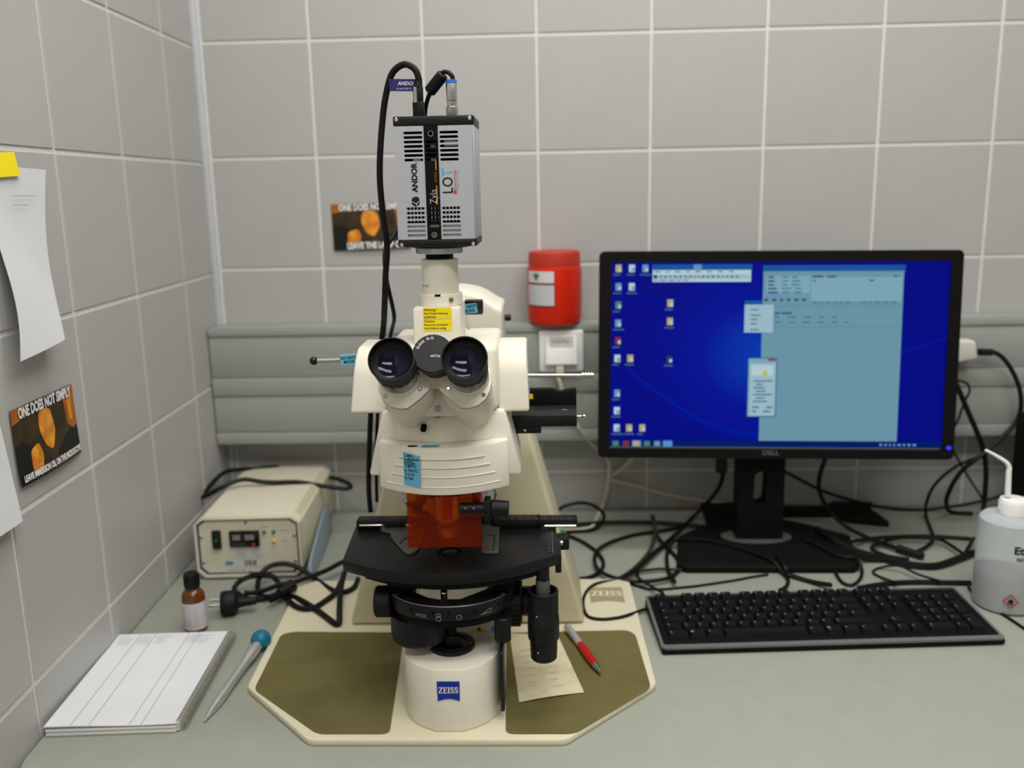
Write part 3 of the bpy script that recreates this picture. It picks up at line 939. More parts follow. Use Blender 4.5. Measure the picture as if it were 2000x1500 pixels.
# filter slider on the right
g = G(); g.box((0.050, 0.022, 0.3425), (0.148, 0.072, 0.3560), bevel=0.0015)
g.box((0.073, 0.024, 0.3345), (0.1075, 0.060, 0.3430), bevel=0.001)
fs_ = obj('filter_slider', g, M['black'], ms)
g = G(); g.prism(rpoly([(0.05, 0.337), (0.150, 0.337), (0.150, 0.3715), (0.138, 0.3700), (0.130, 0.3675), (0.122, 0.3715), (0.05, 0.3715)], [0, .002, .002, .004, .004, .002, 0]), -0.100, -0.088, frame((0, 0, 0), (1, 0, 0), (0, 0, 1)), bevel=0.0008)
obj('slider_back_plate', g, M['blackm'], fs_)
g = G(); g.cyl((0.1475, 0.046, 0.3485), (0.1545, 0.046, 0.3485), 0.0010, n=10); g.sphere((0.1570, 0.046, 0.3485), 0.0023, sc=(1.4, 1, 1)); obj('slider_knob', g, M['steel'], fs_)
g = G(); g.cyl((0.089, 0.0242, 0.3385), (0.089, 0.0230, 0.3385), 0.0016, n=12); obj('screw', g, M['steel'], fs_)
text('P&C', 0.0034, TOP(0.135, 0.047, 0.3563), M['inkwhite'], fs_)
g = G(); g.rect(0.09, 0, 0.098, 0.006, FRONT(0, 0.0868, 0.3605)); obj('tape_scrap', g, M['yellow'], fs_)

# eyepiece tubes (frame tilted 30 degrees towards the viewer)
EA = R(30)
Mb = frame((0.0035, -0.150, 0.4545), (1, 0, 0), (0, math.sin(EA), math.cos(EA)))
for s in (-1, 1):
    T = Mb @ Matrix.Translation((s * 0.0340, 0, 0))
    pl = [(-21, 6), (-22, -6), (-20.5, -14), (-16.5, -22.5), (-9, -29), (0, -31.5), (8, -31), (19.5, -22), (29, -12.5), (30.5, -2), (30.5, 8), (15, 22), (-5, 23), (-17, 15)]
    pl = [(-s * x / 1000, y / 1000) for x, y in pl]
    if s < 0:
        pass
    else:
        pl = pl[::-1]
    shr = [(x * 0.97, y * 0.96) for x, y in pl]
    g = G(); g.prism(shr, -0.134, -0.0585, T, bevel=0.004, seg=3, top=pl)
    ph = obj('prism_housing', g, M['cream'], ms)
    g = G(); g.prism(pl, -0.0582, -0.0550, T, bevel=0.0008)
    obj('face_plate', g, M['cream'], ph)
    g = G(); g.prism([(x * 1.004, y * 1.004) for x, y in pl], -0.0588, -0.0582, T); obj('plate_joint', g, M['deskedge'], ph)
    g = G()
    for (x, y) in ((-14.5, -18.5), (20, -12)):
        g.lathe([(0, -0.0530), (0.0012, -0.0530), (0.0022, -0.0540), (0.0022, -0.0552)], T @ Matrix.Translation((-s * x / 1000, y / 1000, 0)), n=12)
    obj('screw', g, M['chrome'], ph)
    g = G(); g.lathe([(0.0205, -0.0552), (0.0200, -0.048), (0.0188, -0.0445), (0.0186, -0.041)], T, n=40); obj('tube_sleeve', g, M['cream'], ph, recalc=False)
    ep = obj('eyepiece', G().lathe([(0.0188, -0.0450), (0.0198, -0.0447), (0.0200, -0.0285), (0.0194, -0.0275), (0.0194, -0.0255)], T, n=48), M['dsteel'], ms, 'black eyepiece with chrome lower ring', recalc=False)
    g = G()
    g.lathe([(0.0196, -0.0262), (0.0206, -0.0257), (0.0206, -0.0195), (0.0198, -0.0185), (0.0207, -0.0175), (0.0209, -0.0120), (0.0212, -0.0085), (0.0219, -0.0010), (0.0218, 0.0004), (0.0207, 0.0006),
             (0.0203, -0.0010), (0.0194, -0.0062), (0.0185, -0.0070), (0.0154, -0.0100), (0.0147, -0.0103), (0.0144, -0.0117)], T, n=56)
    obj('eyecup', g, M['blackr'], ep, recalc=False)
    g = G()
    for k in range(6):
        a = R(-150 + k * 22)
        q = T @ Matrix.Rotation(a, 4, 'Z')
        g.box((0.0206, -0.00015, -0.0245), (0.0209, 0.00015, -0.0210), M4=q)
    obj('dioptre_marks', g, M['inkwhite'], ep)
    g = G(); g.lathe([(0.0147, -0.0112), (0.0120, -0.0126), (0.0085, -0.0138), (0.0045, -0.0145), (0, -0.0147)], T, n=40); obj('eye_lens', g, M['glass'], ep, recalc=False)
    g = G(); g.lathe([(0, -0.030), (0.0190, -0.030)], T, n=32); obj('eyepiece_back', g, M['dark'], ep, recalc=False)
T = Mb @ Matrix.Translation((0.0010, 0.0150, 0)) @ Matrix.Diagonal((1.09, 1.09, 1, 1))
g = G(); g.lathe([(0, -0.0270), (0.0173, -0.0270), (0.0180, -0.0277), (0.0180, -0.0330), (0.0150, -0.0335), (0.0150, -0.060), (0, -0.060)], T, n=48); hd = obj('interpupillary_disc', g, M['black'], ms)
it = []
for k, s in enumerate(('55', '60', '65', '70', '75')):
    a = R(157 - k * (14 if k < 3 else 16))
    it.append((s, 0.0031, T @ Matrix.Translation((0.0140 * math.cos(a), 0.0140 * math.sin(a), -0.0266)) @ Matrix.Rotation(a - R(90), 4, 'Z'), dict(bold=0.00003)))
    it.append(('|', 0.0018, T @ Matrix.Translation((0.0166 * math.cos(a), 0.0166 * math.sin(a), -0.0266)) @ Matrix.Rotation(a - R(90), 4, 'Z'), {}))
it.append(('\u221e/1x', 0.0040, T @ Matrix.Translation((0.0025, -0.0025, -0.0266)), dict(bold=0.00003)))
texts(it, M['inkwhite'], hd)
# recess between the tubes
g = G(); g.box((-0.008, -0.104, 0.415), (0.011, -0.062, 0.440), bevel=0.003); obj('hinge_block', g, M['cream2'], ms)

# nosepiece with objectives
tilt = R(14)
tc_ = Vector((0.0, 0.034, 0.290))
ta = Vector((0, math.sin(tilt), -math.cos(tilt)))
q = ta.to_track_quat('Z', 'Y').to_matrix().to_4x4(); q.translation = tc_
g = G(); g.lathe([(0, -0.012), (0.050, -0.012), (0.053, -0.006), (0.053, 0.000), (0.050, 0.006), (0, 0.010)], q, n=48); np_ = obj('nosepiece', g, M['black'], ms)
for k in range(5):
    rot = Matrix.Translation(tc_) @ Matrix.Rotation(R(72 * k), 4, ta) @ Matrix.Translation(-tc_)
    g = G()
    m4 = rot @ frame((0, 0, 0.282), (1, 0, 0), (0, -1, 0))
    L_ = 1.0 if k in (0, 2) else 0.8
    g.lathe([(0, 0), (0.0132, 0), (0.0132, 0.004), (0.0145, 0.0045), (0.0148, 0.0165 * L_), (0.0142, 0.030 * L_), (0.0148, 0.0315 * L_), (0.0148, 0.040 * L_), (0.0112, 0.0475 * L_), (0.0100, 0.048 * L_),
             (0.0100, 0.0495 * L_), (0.0112, 0.0500 * L_), (0.0112, 0.0590 * L_), (0.0065, 0.0610 * L_), (0, 0.0610 * L_)], m4, n=32)
    ob = obj('objective', g, M['steel'], np_)
g = G(); g.cyl((0.020, -0.058, 0.2755), (0.050, -0.058, 0.2750), 0.0062, n=20)
g.box((0.046, -0.066, 0.262), (0.053, -0.050, 0.2865), bevel=0.001)
an = obj('analyser_slider', g, M['black'], ms)
g = G(); g.cyl((0.053, -0.058, 0.2755), (0.072, -0.058, 0.2745), 0.0090, 0.0084, n=28, ch=0.001); obj('analyser_knob', g, M['blackr'], an)
g = G()
for x in (0.026, 0.035):
    g.cyl((x, -0.0638, 0.2775), (x, -0.0646, 0.2775), 0.0011, n=10)
obj('screw', g, M['inkgrey'], an)
# orange acrylic shield
g = G()
mS = frame((0.0015, -0.0485, 0.228), (1, 0, 0.012), (-0.005, 0.02, 1))
g.prism(rpoly([(-0.0405, 0), (0.0405, 0), (0.0400, 0.068), (-0.0390, 0.068)], 0.001), -0.0015, 0.0015, mS, bevel=0.0003, seg=1)
obj('orange_shield', g, M['orange'], ms, 'transparent orange acrylic eye shield')

# stage
zs = 0.200
def stage_poly(x0, x1, yb, yl, yc, yr, n=16):
    P = [(x1, yb), (x0, yb)]
    for i in range(n + 1):
        t = i / n
        x = (x0 + 0.006) + (x1 - x0 - 0.004) * t
        yy = yl + (yr - yl) * t - 4 * ((yl + yr) / 2 - yc) * t * (1 - t)
        P.append((x, yy))
    return P
g = G(); g.prism(stage_poly(-0.1255, 0.1235, 0.092, -0.016, -0.057, -0.003), 0.1868, zs, bevel=0.0012)
stg = obj('stage', g, M['black'], ms)
g = G(); g.prism(stage_poly(-0.100, 0.104, 0.080, -0.020, -0.052, -0.012), 0.1790, 0.1866, bevel=0.001); obj('stage_lower_plate', g, M['blackm'], stg)
g = G(); g.lathe([(0.014, zs + 0.0003), (0.0128, zs + 0.0003), (0.0120, zs + 0.0001), (0, zs + 0.0001)], TOP(0, 0.004, 0), n=36); obj('stage_opening', g, M['dark'], stg, recalc=False)
g = G(); g.lathe([(0.0085, zs + 0.0004), (0.004, zs + 0.0010), (0, zs + 0.0012)], TOP(0.001, 0.003, 0), n=28); obj('condenser_lens', g, M['blackg'], stg, recalc=False)
g = G()
for k in range(7):
    g.rect(0.1125, 0.005 + k * 0.009, 0.1165, 0.0056 + k * 0.009, TOP(0, 0, zs + 0.0003))
g.rect(0.1185, 0.0, 0.1190, 0.066, TOP(0, 0, zs + 0.0003))
obj('stage_scale', g, M['inkgrey'], stg)
g = G(); g.box((0.1215, -0.002, 0.176), (0.1285, 0.052, 0.1985), bevel=0.001); g.box((0.124, 0.045, 0.184), (0.139, 0.066, 0.199), bevel=0.002); obj('stage_bracket', g, M['black'], stg)
g = G(); g.cyl((0.1285, 0.040, 0.196), (0.131, 0.040, 0.196), 0.003, n=14); obj('bracket_screw', g, M['steel'], stg)
g = G(); g.cyl((0.129, 0.066, 0.2012), (0.1345, 0.066, 0.2012), 0.0022, n=12); obj('green_dot', g, M['tealtag'], stg)
g = G(); g.box((-0.122, 0.076, 0.1995), (-0.050, 0.095, 0.2125), bevel=0.003)
g.box((0.046, 0.076, 0.1995), (0.1065, 0.095, 0.2125), bevel=0.003); g.box((0.100, 0.074, 0.203), (0.150, 0.092, 0.2125), bevel=0.002); g.box((-0.05, 0.086, 0.1995), (0.046, 0.095, 0.2125), bevel=0.001)
mg = obj('mechanical_guide', g, M['black'], stg)
g = G(); g.cyl((0.110, 0.0725, 0.2045), (0.148, 0.0725, 0.2045), 0.0018, n=12); g.cyl((-0.117, 0.0748, 0.2065), (-0.09, 0.0748, 0.2065), 0.0012, n=10); obj('guide_rod', g, M['chrome'], mg)
g = G()
for k in range(9):
    g.rect(0.060 + k * 0.010, 0.0745, 0.0605 + k * 0.010, 0.080, TOP(0, 0, 0.2128))
obj('guide_scale', g, M['inkgrey'], mg)
# specimen holder
g = G()
pL = [(-0.093, 0.083), (-0.090, 0.069), (-0.077, 0.060), (-0.074, 0.047), (-0.068, 0.033), (-0.050, -0.002), (-0.044, -0.004), (-0.039, 0.000), (-0.036, 0.012), (-0.036, 0.096), (-0.066, 0.096), (-0.078, 0.088)]
g.prism(rpoly(pL[::1], 0.003), zs, zs + 0.0030, bevel=0.0007, seg=1)
sh_ = obj('specimen_holder', g, M['grey'], ms, 'grey metal slide holder')
g = G(); pR = [(0.037, 0.0), (0.040, -0.003), (0.056, -0.003), (0.057, 0.003), (0.0545, 0.088), (0.047, 0.104), (0.034, 0.104), (0.031, 0.075), (0.036, 0.05)]
g.prism(rpoly(pR, 0.002), zs, zs + 0.0030, bevel=0.0007, seg=1); obj('holder_arm', g, M['grey'], sh_)
g = G(); g.cyl((-0.054, 0.078, 0.203), (-0.054, 0.078, 0.2085), 0.0075, n=22, ch=0.001); obj('holder_knob', g, M['steel'], sh_)
g = G(); g.cyl((-0.0885, 0.076, 0.203), (-0.0885, 0.076, 0.2075), 0.0026, n=14, ch=0.0005); obj('holder_screw', g, M['steel'], sh_)
g = G(); g.tube([(0.040, 0.050, 0.2032), (0.049, 0.047, 0.2032), (0.0505, 0.040, 0.2032), (0.0505, 0.000, 0.2032)], 0.0006, n=5)
g.tube([(-0.060, 0.022, 0.2032), (-0.058, 0.034, 0.2032), (-0.053, 0.042, 0.2032), (-0.040, 0.044, 0.2032)], 0.0006, n=5); obj('holder_groove', g, M['blackm'], sh_)

# condenser
DZ = -0.006
g = G()
arcp = [(0.0010 + 0.0715 * math.cos(a), 0.002 + 0.058 * math.sin(a)) for a in [R(188) + R(164) * i / 24 for i in range(25)]]
poly = arcp + [(0.0735, 0.030), (0.060, 0.030), (0.041, -0.008), (0.014, -0.033), (-0.017, -0.033), (-0.046, -0.008), (-0.056, 0.030), (-0.0705, 0.030)]
g.prism(poly, 0.1435, 0.160, bevel=0.0012)
cd_ = obj('condenser_turret', g, M['black'], ms)
g = G(); g.prism([(0.0010 + (x - 0.0010) * 0.94, y * 0.93) for x, y in poly], 0.1335, 0.1433, bevel=0.001); obj('turret_skirt', g, M['blackm'], cd_)
for x0, x1 in ((-0.0705, -0.048), (0.050, 0.0730)):
    g = G(); g.box((x0, -0.014, 0.1598), (x1, 0.034, 0.1788), bevel=0.001); obj('turret_cheek', g, M['blackm'], cd_)
g = G(); g.tube([(0.0010 + 0.0700 * math.cos(R(205) + R(130) * i / 20), 0.002 + 0.0567 * math.sin(R(205) + R(130) * i / 20), 0.1605) for i in range(21)], 0.0008, n=6, smooth=False); obj('turret_edge', g, M['dsteel'], cd_)
g = G(); g.cyl((-0.0035, -0.030, 0.1590), (-0.0035, -0.034, 0.1700), 0.0042, n=18, ch=0.001); obj('centring_screw', g, M['steel'], cd_)
for a in (205, 336):
    g = G(); x, y = 0.0010 + 0.0655 * math.cos(R(a)), 0.002 + 0.0530 * math.sin(R(a)); g.cyl((x, y, 0.1600), (x, y, 0.1612), 0.0022, n=12); obj('screw', g, M['steel'], cd_)
def on_turret(a, z):
    x, y = 0.0010 + 0.0719 * math.cos(R(a)), 0.002 + 0.0584 * math.sin(R(a))
    return frame((x, y, z), (-math.sin(R(a)), math.cos(R(a)), 0), (0, 0, 1))
g = G()
T = on_turret(247, 0.1495)
def stroke(g, pts, T, w=0.0004):
    for a, b in zip(pts[:-1], pts[1:]):
        d = Vector((b[0] - a[0], b[1] - a[1])).normalized() * w
        g.flat([(a[0] - d.y, a[1] + d.x), (a[0] + d.y, a[1] - d.x), (b[0] + d.y, b[1] - d.x), (b[0] - d.y, b[1] + d.x)], T, 0.0004)
stroke(g, [(-0.007 + 0.014 * i / 10, 0.0016 * math.cos(i * 1.0)) for i in range(11)], T)
stroke(g, [(-0.007 + 0.014 * i / 10, -0.0016 * math.cos(i * 1.0)) for i in range(11)], T)
for a, z, r in ((263, 0.1512, 0.0022), (263, 0.1472, 0.0028), (281, 0.1487, 0.0026)):
    stroke(g, circ(0, 0, r, 14) + [(r, 0)], on_turret(a, z))
T = on_turret(307, 0.1500)
stroke(g, [(-0.008, -0.0015), (0.006, 0.003), (0.006, -0.0015), (-0.008, -0.0015)], T)
o = obj('turret_symbols', g, M['inkgrey'], cd_); o['kind'] = 'stuff'
for a in (236, 258, 272, 296, 322):
    x, y = 0.0010 + 0.0710 * math.cos(R(a)), 0.002 + 0.0575 * math.sin(R(a)); x2, y2 = 0.0010 + 0.0723 * math.cos(R(a)), 0.002 + 0.0588 * math.sin(R(a))
    g = G(); g.cyl((x, y, 0.1540), (x2, y2, 0.1540), 0.0016, n=10); obj('adjuster_hole', g, M['dark'], cd_)
g = G(); g.lathe([(0, 0.099), (0.028, 0.099), (0.0325, 0.103), (0.0335, 0.112), (0.0335, 0.1333), (0, 0.1333)], TOP(-0.036, -0.006, 0), n=40); cl = obj('swing_lens', g, M['black'], ms)
g = G(); g.cyl((0.001, -0.012, 0.108), (0.001, -0.012, 0.1333), 0.006, n=18); g.cyl((0.0, -0.014, 0.1065), (0.0, -0.016, 0.1065), 0.002, n=10); obj('lens_clamp', g, M['blackm'], cl)
g = G(); g.cyl((0.0605, -0.022, 0.1040), (0.0605, -0.022, 0.1333), 0.0095, n=24, ch=0.001); obj('centring_post', g, M['black'], ms)
# focus knobs
g = G(); g.cyl((-0.066, -0.010, 0.1465), (-0.0855, -0.010, 0.1465), 0.0180, 0.0180, n=36, ch=0.002); obj('condenser_knob', g, M['blackr'], ms)
g = G(); g.cyl((-0.062, 0.010, 0.1365), (-0.078, 0.010, 0.1365), 0.0105, n=24, ch=0.001); obj('small_knob', g, M['black'], ms)
g = G()
g.cyl((0.0640, 0.030, 0.126), (0.0820, 0.030, 0.126), 0.0280, 0.0268, n=40, ch=0.002)
fk = obj('focus_knob', g, M['blackr'], ms)
g = G()
for k in range(24):
    a = 2 * math.pi * k / 24
    g.box((0.066, -0.0012, 0.0268), (0.080, 0.0012, 0.0286), M4=Matrix.Translation((0, 0.030, 0.126)) @ Matrix.Rotation(a, 4, 'X'))
obj('knob_grip', g, M['blackr'], fk)
g = G(); g.cyl((0.082, 0.030, 0.127), (0.096, 0.030, 0.127), 0.0175, n=32, ch=0.0015); obj('fine_knob', g, M['black'], fk)
for x in (-1, 1):
    g = G(); g.box((x * 0.0535 - 0.006, 0.028, 0.128), (x * 0.0535 + 0.006, 0.204, 0.1785), bevel=0.002); obj('stage_carrier', g, M['blackm'], ms)
# stage drive shaft
sx, sy = 0.1070, -0.010
g = G(); g.lathe([(0.0145, 0.1545), (0.0145, 0.1595), (0.0170, 0.1595), (0.0175, 0.159), (0.0172, 0.130), (0.0178, 0.129), (0.0182, 0.118), (0.0182, 0.103), (0.0176, 0.1005), (0.0158, 0.0995), (0.0156, 0.083), (0.0152, 0.0815), (0.0152, 0.0765), (0.0140, 0.0750), (0, 0.0750)], TOP(sx, sy, 0), n=40)
ds = obj('stage_drive', g, M['black'], ms, recalc=False)
g = G(); g.lathe([(0.0145, 0.1595), (0.0145, 0.140), (0, 0.140)], TOP(sx, sy, 0), n=32); obj('drive_bore', g, M['dark'], ds, recalc=False)
g = G(); g.cyl((sx, sy, 0.140), (sx, sy, 0.1722), 0.0083, n=26); obj('drive_rod', g, M['grey'], ds)
g = G(); g.cyl((sx, sy, 0.1722), (sx, sy, 0.1868), 0.0075, n=24); obj('drive_neck', g, M['black'], ds)
g = G()
for (z, a) in ((0.134, -115), (0.0885, -115)):
    x, y = sx + 0.0168 * math.cos(R(a)), sy + 0.0168 * math.sin(R(a))
    rr = 0.0182 if z > .1 else 0.0162
    g.sphere((sx + (rr - 0.0005) * math.cos(R(a)), sy + (rr - 0.0005) * math.sin(R(a)), z), 0.0014, n=10)
o = obj('grub_screw', g, M['steel'], ds); o['kind'] = 'stuff'

# ================================================================== digital camera on the photo tube
KX = 0.5045
cm = thing('digital_camera', 'silver and black box camera with vent slots mounted on top of the microscope', 'camera', (KX, -0.708, D + 0.5416))
kz = 0.5416
g = G(); g.lathe([(0, 0.0), (0.0243, 0.0), (0.0247, 0.0006), (0.0247, 0.0058), (0.0243, 0.0064), (0, 0.0064)], TOP(-0.003, 0, 0), n=64); mr = obj('mount_ring', g, M['alu'], cm, 'knurled silver mount ring')
g = G()
for k in range(90):
    a = 2 * math.pi * k / 90
    g.box((0.0246, -0.0004, 0.0008), (0.0250, 0.0004, 0.0056), M4=Matrix.Translation((-0.003, 0, 0)) @ Matrix.Rotation(a, 4, 'Z'))
obj('knurling', g, M['steel'], mr)
HB = 0.0405
def cap(z0, z1, name):
    g = G(); g.prism(rpoly([(-HB, -0.042), (HB, -0.042), (HB, 0.042), (-HB, 0.042)], 0.004), z0, z1, bevel=0.0015); return obj(name, g, M['black'], cm)
g = G(); g.prism(circ(-0.001, 0, 0.031, 32), 0.0064, 0.0095, bevel=0.0005); obj('mount_flange', g, M['black'], cm)
c1 = cap(0.0090, 0.0165, 'end_cap'); c2 = cap(0.1280, 0.1375, 'end_cap')
for c_, z in ((c1, 0.0115), (c2, 0.1345)):
    g = G()
    for s in (-1, 1):
        g.cyl((s * 0.0365, -0.0405, z), (s * 0.0365, -0.0428, z), 0.0019, n=14, ch=0.0004)
    obj('screw', g, M['chrome'], c_)
z0, z1 = 0.0165, 0.1280
g = G(); g.box((-0.034, -0.034, z0), (0.034, 0.036, z1)); obj('inner_core', g, M['dark'], cm)
slots_x = ((-0.0302, -0.0112), (0.0058, 0.0245))
rows = [0.1215 - 0.00437 * k for k in range(7)] + [0.0475 - 0.00445 * k for k in range(7)]
def panel(x0, x1, sx0, sx1):
    g = G()
    out = [(x0, z0), (x1, z0), (x1, z1), (x0, z1)]
    g.plate(out, [stadium(sx0, sx1, r_, 0.0026) for r_ in rows], -0.0015, 0.0, frame((0, -0.0415, 0), (1, 0, 0), (0, 0, 1)))
    return g
obj('slotted_panel', panel(-0.0400, -0.0098, *slots_x[0]), M['alu'], cm, ang=60)
obj('slotted_panel', panel(0.0055 - 0.0012, 0.0385, *slots_x[1]), M['alu'], cm, ang=60)
g = G()
g.box((0.0385, -0.0405, z0), (0.0402, 0.041, z1), bevel=0.0006); g.box((-0.0402, -0.041, z0), (-0.0385, 0.041, z1), bevel=0.0006); g.box((-0.0385, 0.0395, z0), (0.0385, 0.041, z1))
obj('side_shell', g, M['alu'], cm)
g = G()
g.plate([(-0.0098, z0), (0.0043, z0), (0.0043, z1), (-0.0098, z1)],
        [stadium(-0.0078, 0.0028, r_, 0.0026) for r_ in rows[2:7] + rows[7:12]] + [circ(-0.0028, 0.1205, 0.0021, 14), circ(-0.0028, 0.0235 - 0.0025, 0.0021, 14)], -0.0015, 0.0006, frame((0, -0.0415, 0), (1, 0, 0), (0, 0, 1)))
cs = obj('centre_strip', g, M['blackm'], cm, ang=60)
g = G()
for z in (0.1205, 0.021):
    g.lathe([(0.0021, 0.0008), (0.0029, 0.0009), (0.0030, 0.0005)], frame((-0.0028, -0.0418, z), (1, 0, 0), (0, 0, 1)), n=20)
obj('screw_ring', g, M['dsteel'], cs, recalc=False)
g = G()                                     # fins and boards seen through the slots
for k in range(17):
    x = -0.031 + k * 0.0036
    g.box((x, -0.0385, 0.034), (x + 0.0014, -0.034, 0.0490))
g.box((-0.034, -0.0378, 0.0165), (0.034, -0.034, 0.0318))
obj('heat_sink', g, M['alu'], cm)
g = G(); g.box((0.010, -0.0380, 0.1085), (0.024, -0.034, 0.1135)); g.box((-0.004, -0.038, 0.1070), (0.001, -0.034, 0.1095)); g.box((-0.022, -0.038, 0.094), (-0.014, -0.034, 0.0965)); g.box((-0.004, -0.038, 0.094), (0.0015, -0.034, 0.0965))
obj('circuit_board', g, M['stickergrey'], cm)
UP = Matrix.Rotation(R(90), 4, 'Z')
Mp = FRONT(-0.0205, -0.0418, 0.078) @ UP
text('ANDOR', 0.0078, Mp, M['ink'], cm, bold=0.00030)
g = G(); Mq = FRONT(-0.0205, -0.0419, 0.0545)
g.flat([(-0.0040, 0.0008), (0.0002, -0.0015), (0.0040, 0.0012), (0.0032, 0.0040), (0.0004, 0.0050), (-0.0036, 0.0034)], Mq)
g.flat([(-0.0040, -0.0004), (0.0002, -0.0028), (0.0010, -0.0048), (0.0002, -0.0052), (-0.0040, -0.0026)], Mq)
g.flat([(0.0012, -0.0024), (0.0040, 0.0000), (0.0040, -0.0020), (0.0016, -0.0044)], Mq)
obj('logo_mark', g, M['ink'], cm)
text('Zyla', 0.0100, FRONT(-0.0020, -0.0423, 0.0590) @ UP, M['inkwhite'], cs, bold=-0.00020, xs=0.85)
text('sCMOS', 0.0034, FRONT(0.0008, -0.0423, 0.0780) @ UP, M['picrust'], cs)
g = G(); g.rect(0.0008, 0.0512, 0.0018, 0.0700, FRONT(0, -0.0423, 0)); g.rect(0.0008, 0.0850, 0.0018, 0.0945, FRONT(0, -0.0423, 0)); obj('orange_stripe', g, M['orangeprint'], cs)
MR = FRONT(0.0150, -0.0418, 0.074)
texts([('L', 0.0150, MR @ Matrix.Translation((-0.002, -0.0095, 0)) @ UP, dict(bold=0.0001, xs=0.82)), ('O', 0.0150, MR @ Matrix.Translation((-0.002, -0.0008, 0)) @ UP, dict(bold=0.0001, xs=0.82))], M['ink'], cm)
text('T', 0.0150, MR @ Matrix.Translation((-0.002, 0.0088, 0)) @ UP, M['cyan'], cm, bold=0.0001, xs=0.82)
text('QuantumDesign', 0.0030, MR @ Matrix.Translation((0.0050, 0.001, 0)) @ UP, M['redprint'], cm)
text('scientific instruments', 0.0022, MR @ Matrix.Translation((0.0074, 0.000, 0)) @ UP, M['inkgrey'], cm)
g = G(); g.rect(0.0034, -0.0125, 0.0064, -0.0093, MR); obj('sticker_emblem', g, M['redprint'], cm)

# camera cables ----------------------------------------------------
zt = D + 0.5416 + 0.1375
dc = thing('data_cable', 'thick black camera data cable with navy tag arching from the camera top', 'cable', (0.4855, -0.708, zt))
def rel(pts, o):
    l = o.location
    return [(p[0] - l[0], p[1] - l[1], p[2] - l[2]) for p in pts]
g = G()
g.box((-0.0058, -0.0045, 0.0012), (0.0058, 0.0045, 0.0175), bevel=0.0012); g.box((-0.0050, -0.004, 0.017), (0.0050, 0.004, 0.0325), bevel=0.0015); g.cyl((0, 0, 0.032), (0, 0, 0.0375), 0.0050, 0.0042, n=20)
dp = obj('plug', g, M['blackr'], dc)
g = G(); g.box((-0.004, -0.0030, -0.0005), (0.003, 0.0030, 0.0015)); g.cyl((-0.0022, -0.0050, 0.016), (-0.0022, -0.0050, 0.0315), 0.0021, n=14); obj('plug_screw', g, M['steel'], dp)
pa = [(-0.0135, 0.0, 0.712), (-0.0132, 0.0, 0.7185), (-0.016, 0.0, 0.7271), (-0.0213, 0.002, 0.7319), (-0.0284, 0.004, 0.7339), (-0.0368, 0.006, 0.7303), (-0.0433, 0.008, 0.7226), (-0.0493, 0.01, 0.7052), (-0.0538, 0.012, 0.6849), (-0.0586, 0.014, 0.6513), (-0.0611, 0.016, 0.6196), (-0.06, 0.018, 0.5819), (-0.0575, 0.02, 0.5489), (-0.0615, 0.024, 0.5153), (-0.0653, 0.03, 0.4806), (-0.0745, 0.06, 0.4442), (-0.0986, 0.11, 0.37), (-0.1137, 0.15, 0.2938), (-0.1213, 0.165, 0.2267), (-0.1205, 0.165, 0.1911)]
l0 = Vector((0.5, -0.708, D))
g = G(); g.tube([Vector(p) + l0 - dc.location for p in pa], 0.0034, n=10); obj('cable_sheath', g, M['cable'], dc)
g = G(); Mn = frame((-0.0160, -0.0048 + 0.008, 0.0345), (1, 0, -0.03), (0.03, 0, 1)); g.rect(-0.0140, -0.0060, 0.0140, 0.0060, Mn); g.rect(-0.0140, -0.0060, 0.0140, 0.0060, Mn, -0.0006)
tg = obj('cable_tag', g, M['navy'], dc, 'navy cable tag with white lettering', recalc=False)
text('ANDOR', 0.0050, Mn @ Matrix.Translation((0.004, 0.0015, 0.0004)), M['inkwhite'], tg, bold=0.0001, shear=0.2)
text('Use with USB 3.0', 0.0022, Mn @ Matrix.Translation((0.001, -0.0035, 0.0004)), M['inkwhite'], tg)
pcab = thing('power_cable', 'thin black camera power cable with ferrite bead and blue ringed silver plug', 'cable', (0.520, -0.708, zt))
g = G(); g.lathe([(0, 0), (0.0058, 0), (0.0062, 0.001), (0.0062, 0.0110), (0.0052, 0.0120), (0.0050, 0.0175), (0.0056, 0.0180), (0.0056, 0.0345), (0.0050, 0.0355), (0, 0.0355)], n=8)
pp = obj('plug', g, M['steel'], pcab)
g = G(); g.lathe([(0.0050, 0.0345), (0.0058, 0.0348), (0.0058, 0.0380), (0.003, 0.0385), (0, 0.0385)], n=24); obj('blue_ring', g, mat('blue_plastic_ring', (50, 120, 210), 0.4), pp)
pb_ = [(0.0209, 0.0, 0.7122), (0.0216, 0.0, 0.7192), (0.0201, -0.0, 0.7222), (0.0165, 0.001, 0.7249), (0.011, 0.003, 0.7248), (0.0045, 0.006, 0.7162), (-0.002, 0.009, 0.7076), (-0.007, 0.012, 0.6978), (-0.0119, 0.03, 0.6854), (-0.0178, 0.06, 0.6578), (-0.0377, 0.068, 0.5915), (-0.0513, 0.05, 0.5628), (-0.0588, 0.035, 0.5491), (-0.0625, 0.03, 0.5372), (-0.0615, 0.03, 0.5119), (-0.0565, 0.032, 0.4802), (-0.0559, 0.035, 0.4654), (-0.07, 0.095, 0.4417), (-0.0934, 0.13, 0.3655), (-0.1083, 0.165, 0.2827), (-0.1125, 0.17, 0.2036)]
g = G(); g.tube([Vector(p) + l0 - pcab.location for p in pb_], 0.0023, n=8); obj('cable_sheath', g, M['cable'], pcab)
fa, fb = Vector((0.012, 0.003, 0.7233)) + l0 - pcab.location, Vector((-0.0042, 0.009, 0.7066)) + l0 - pcab.location
g = G(); g.cyl(fa, fb, 0.0064, n=14, ch=0.0015); fr = obj('ferrite_bead', g, M['blackr'], pcab)

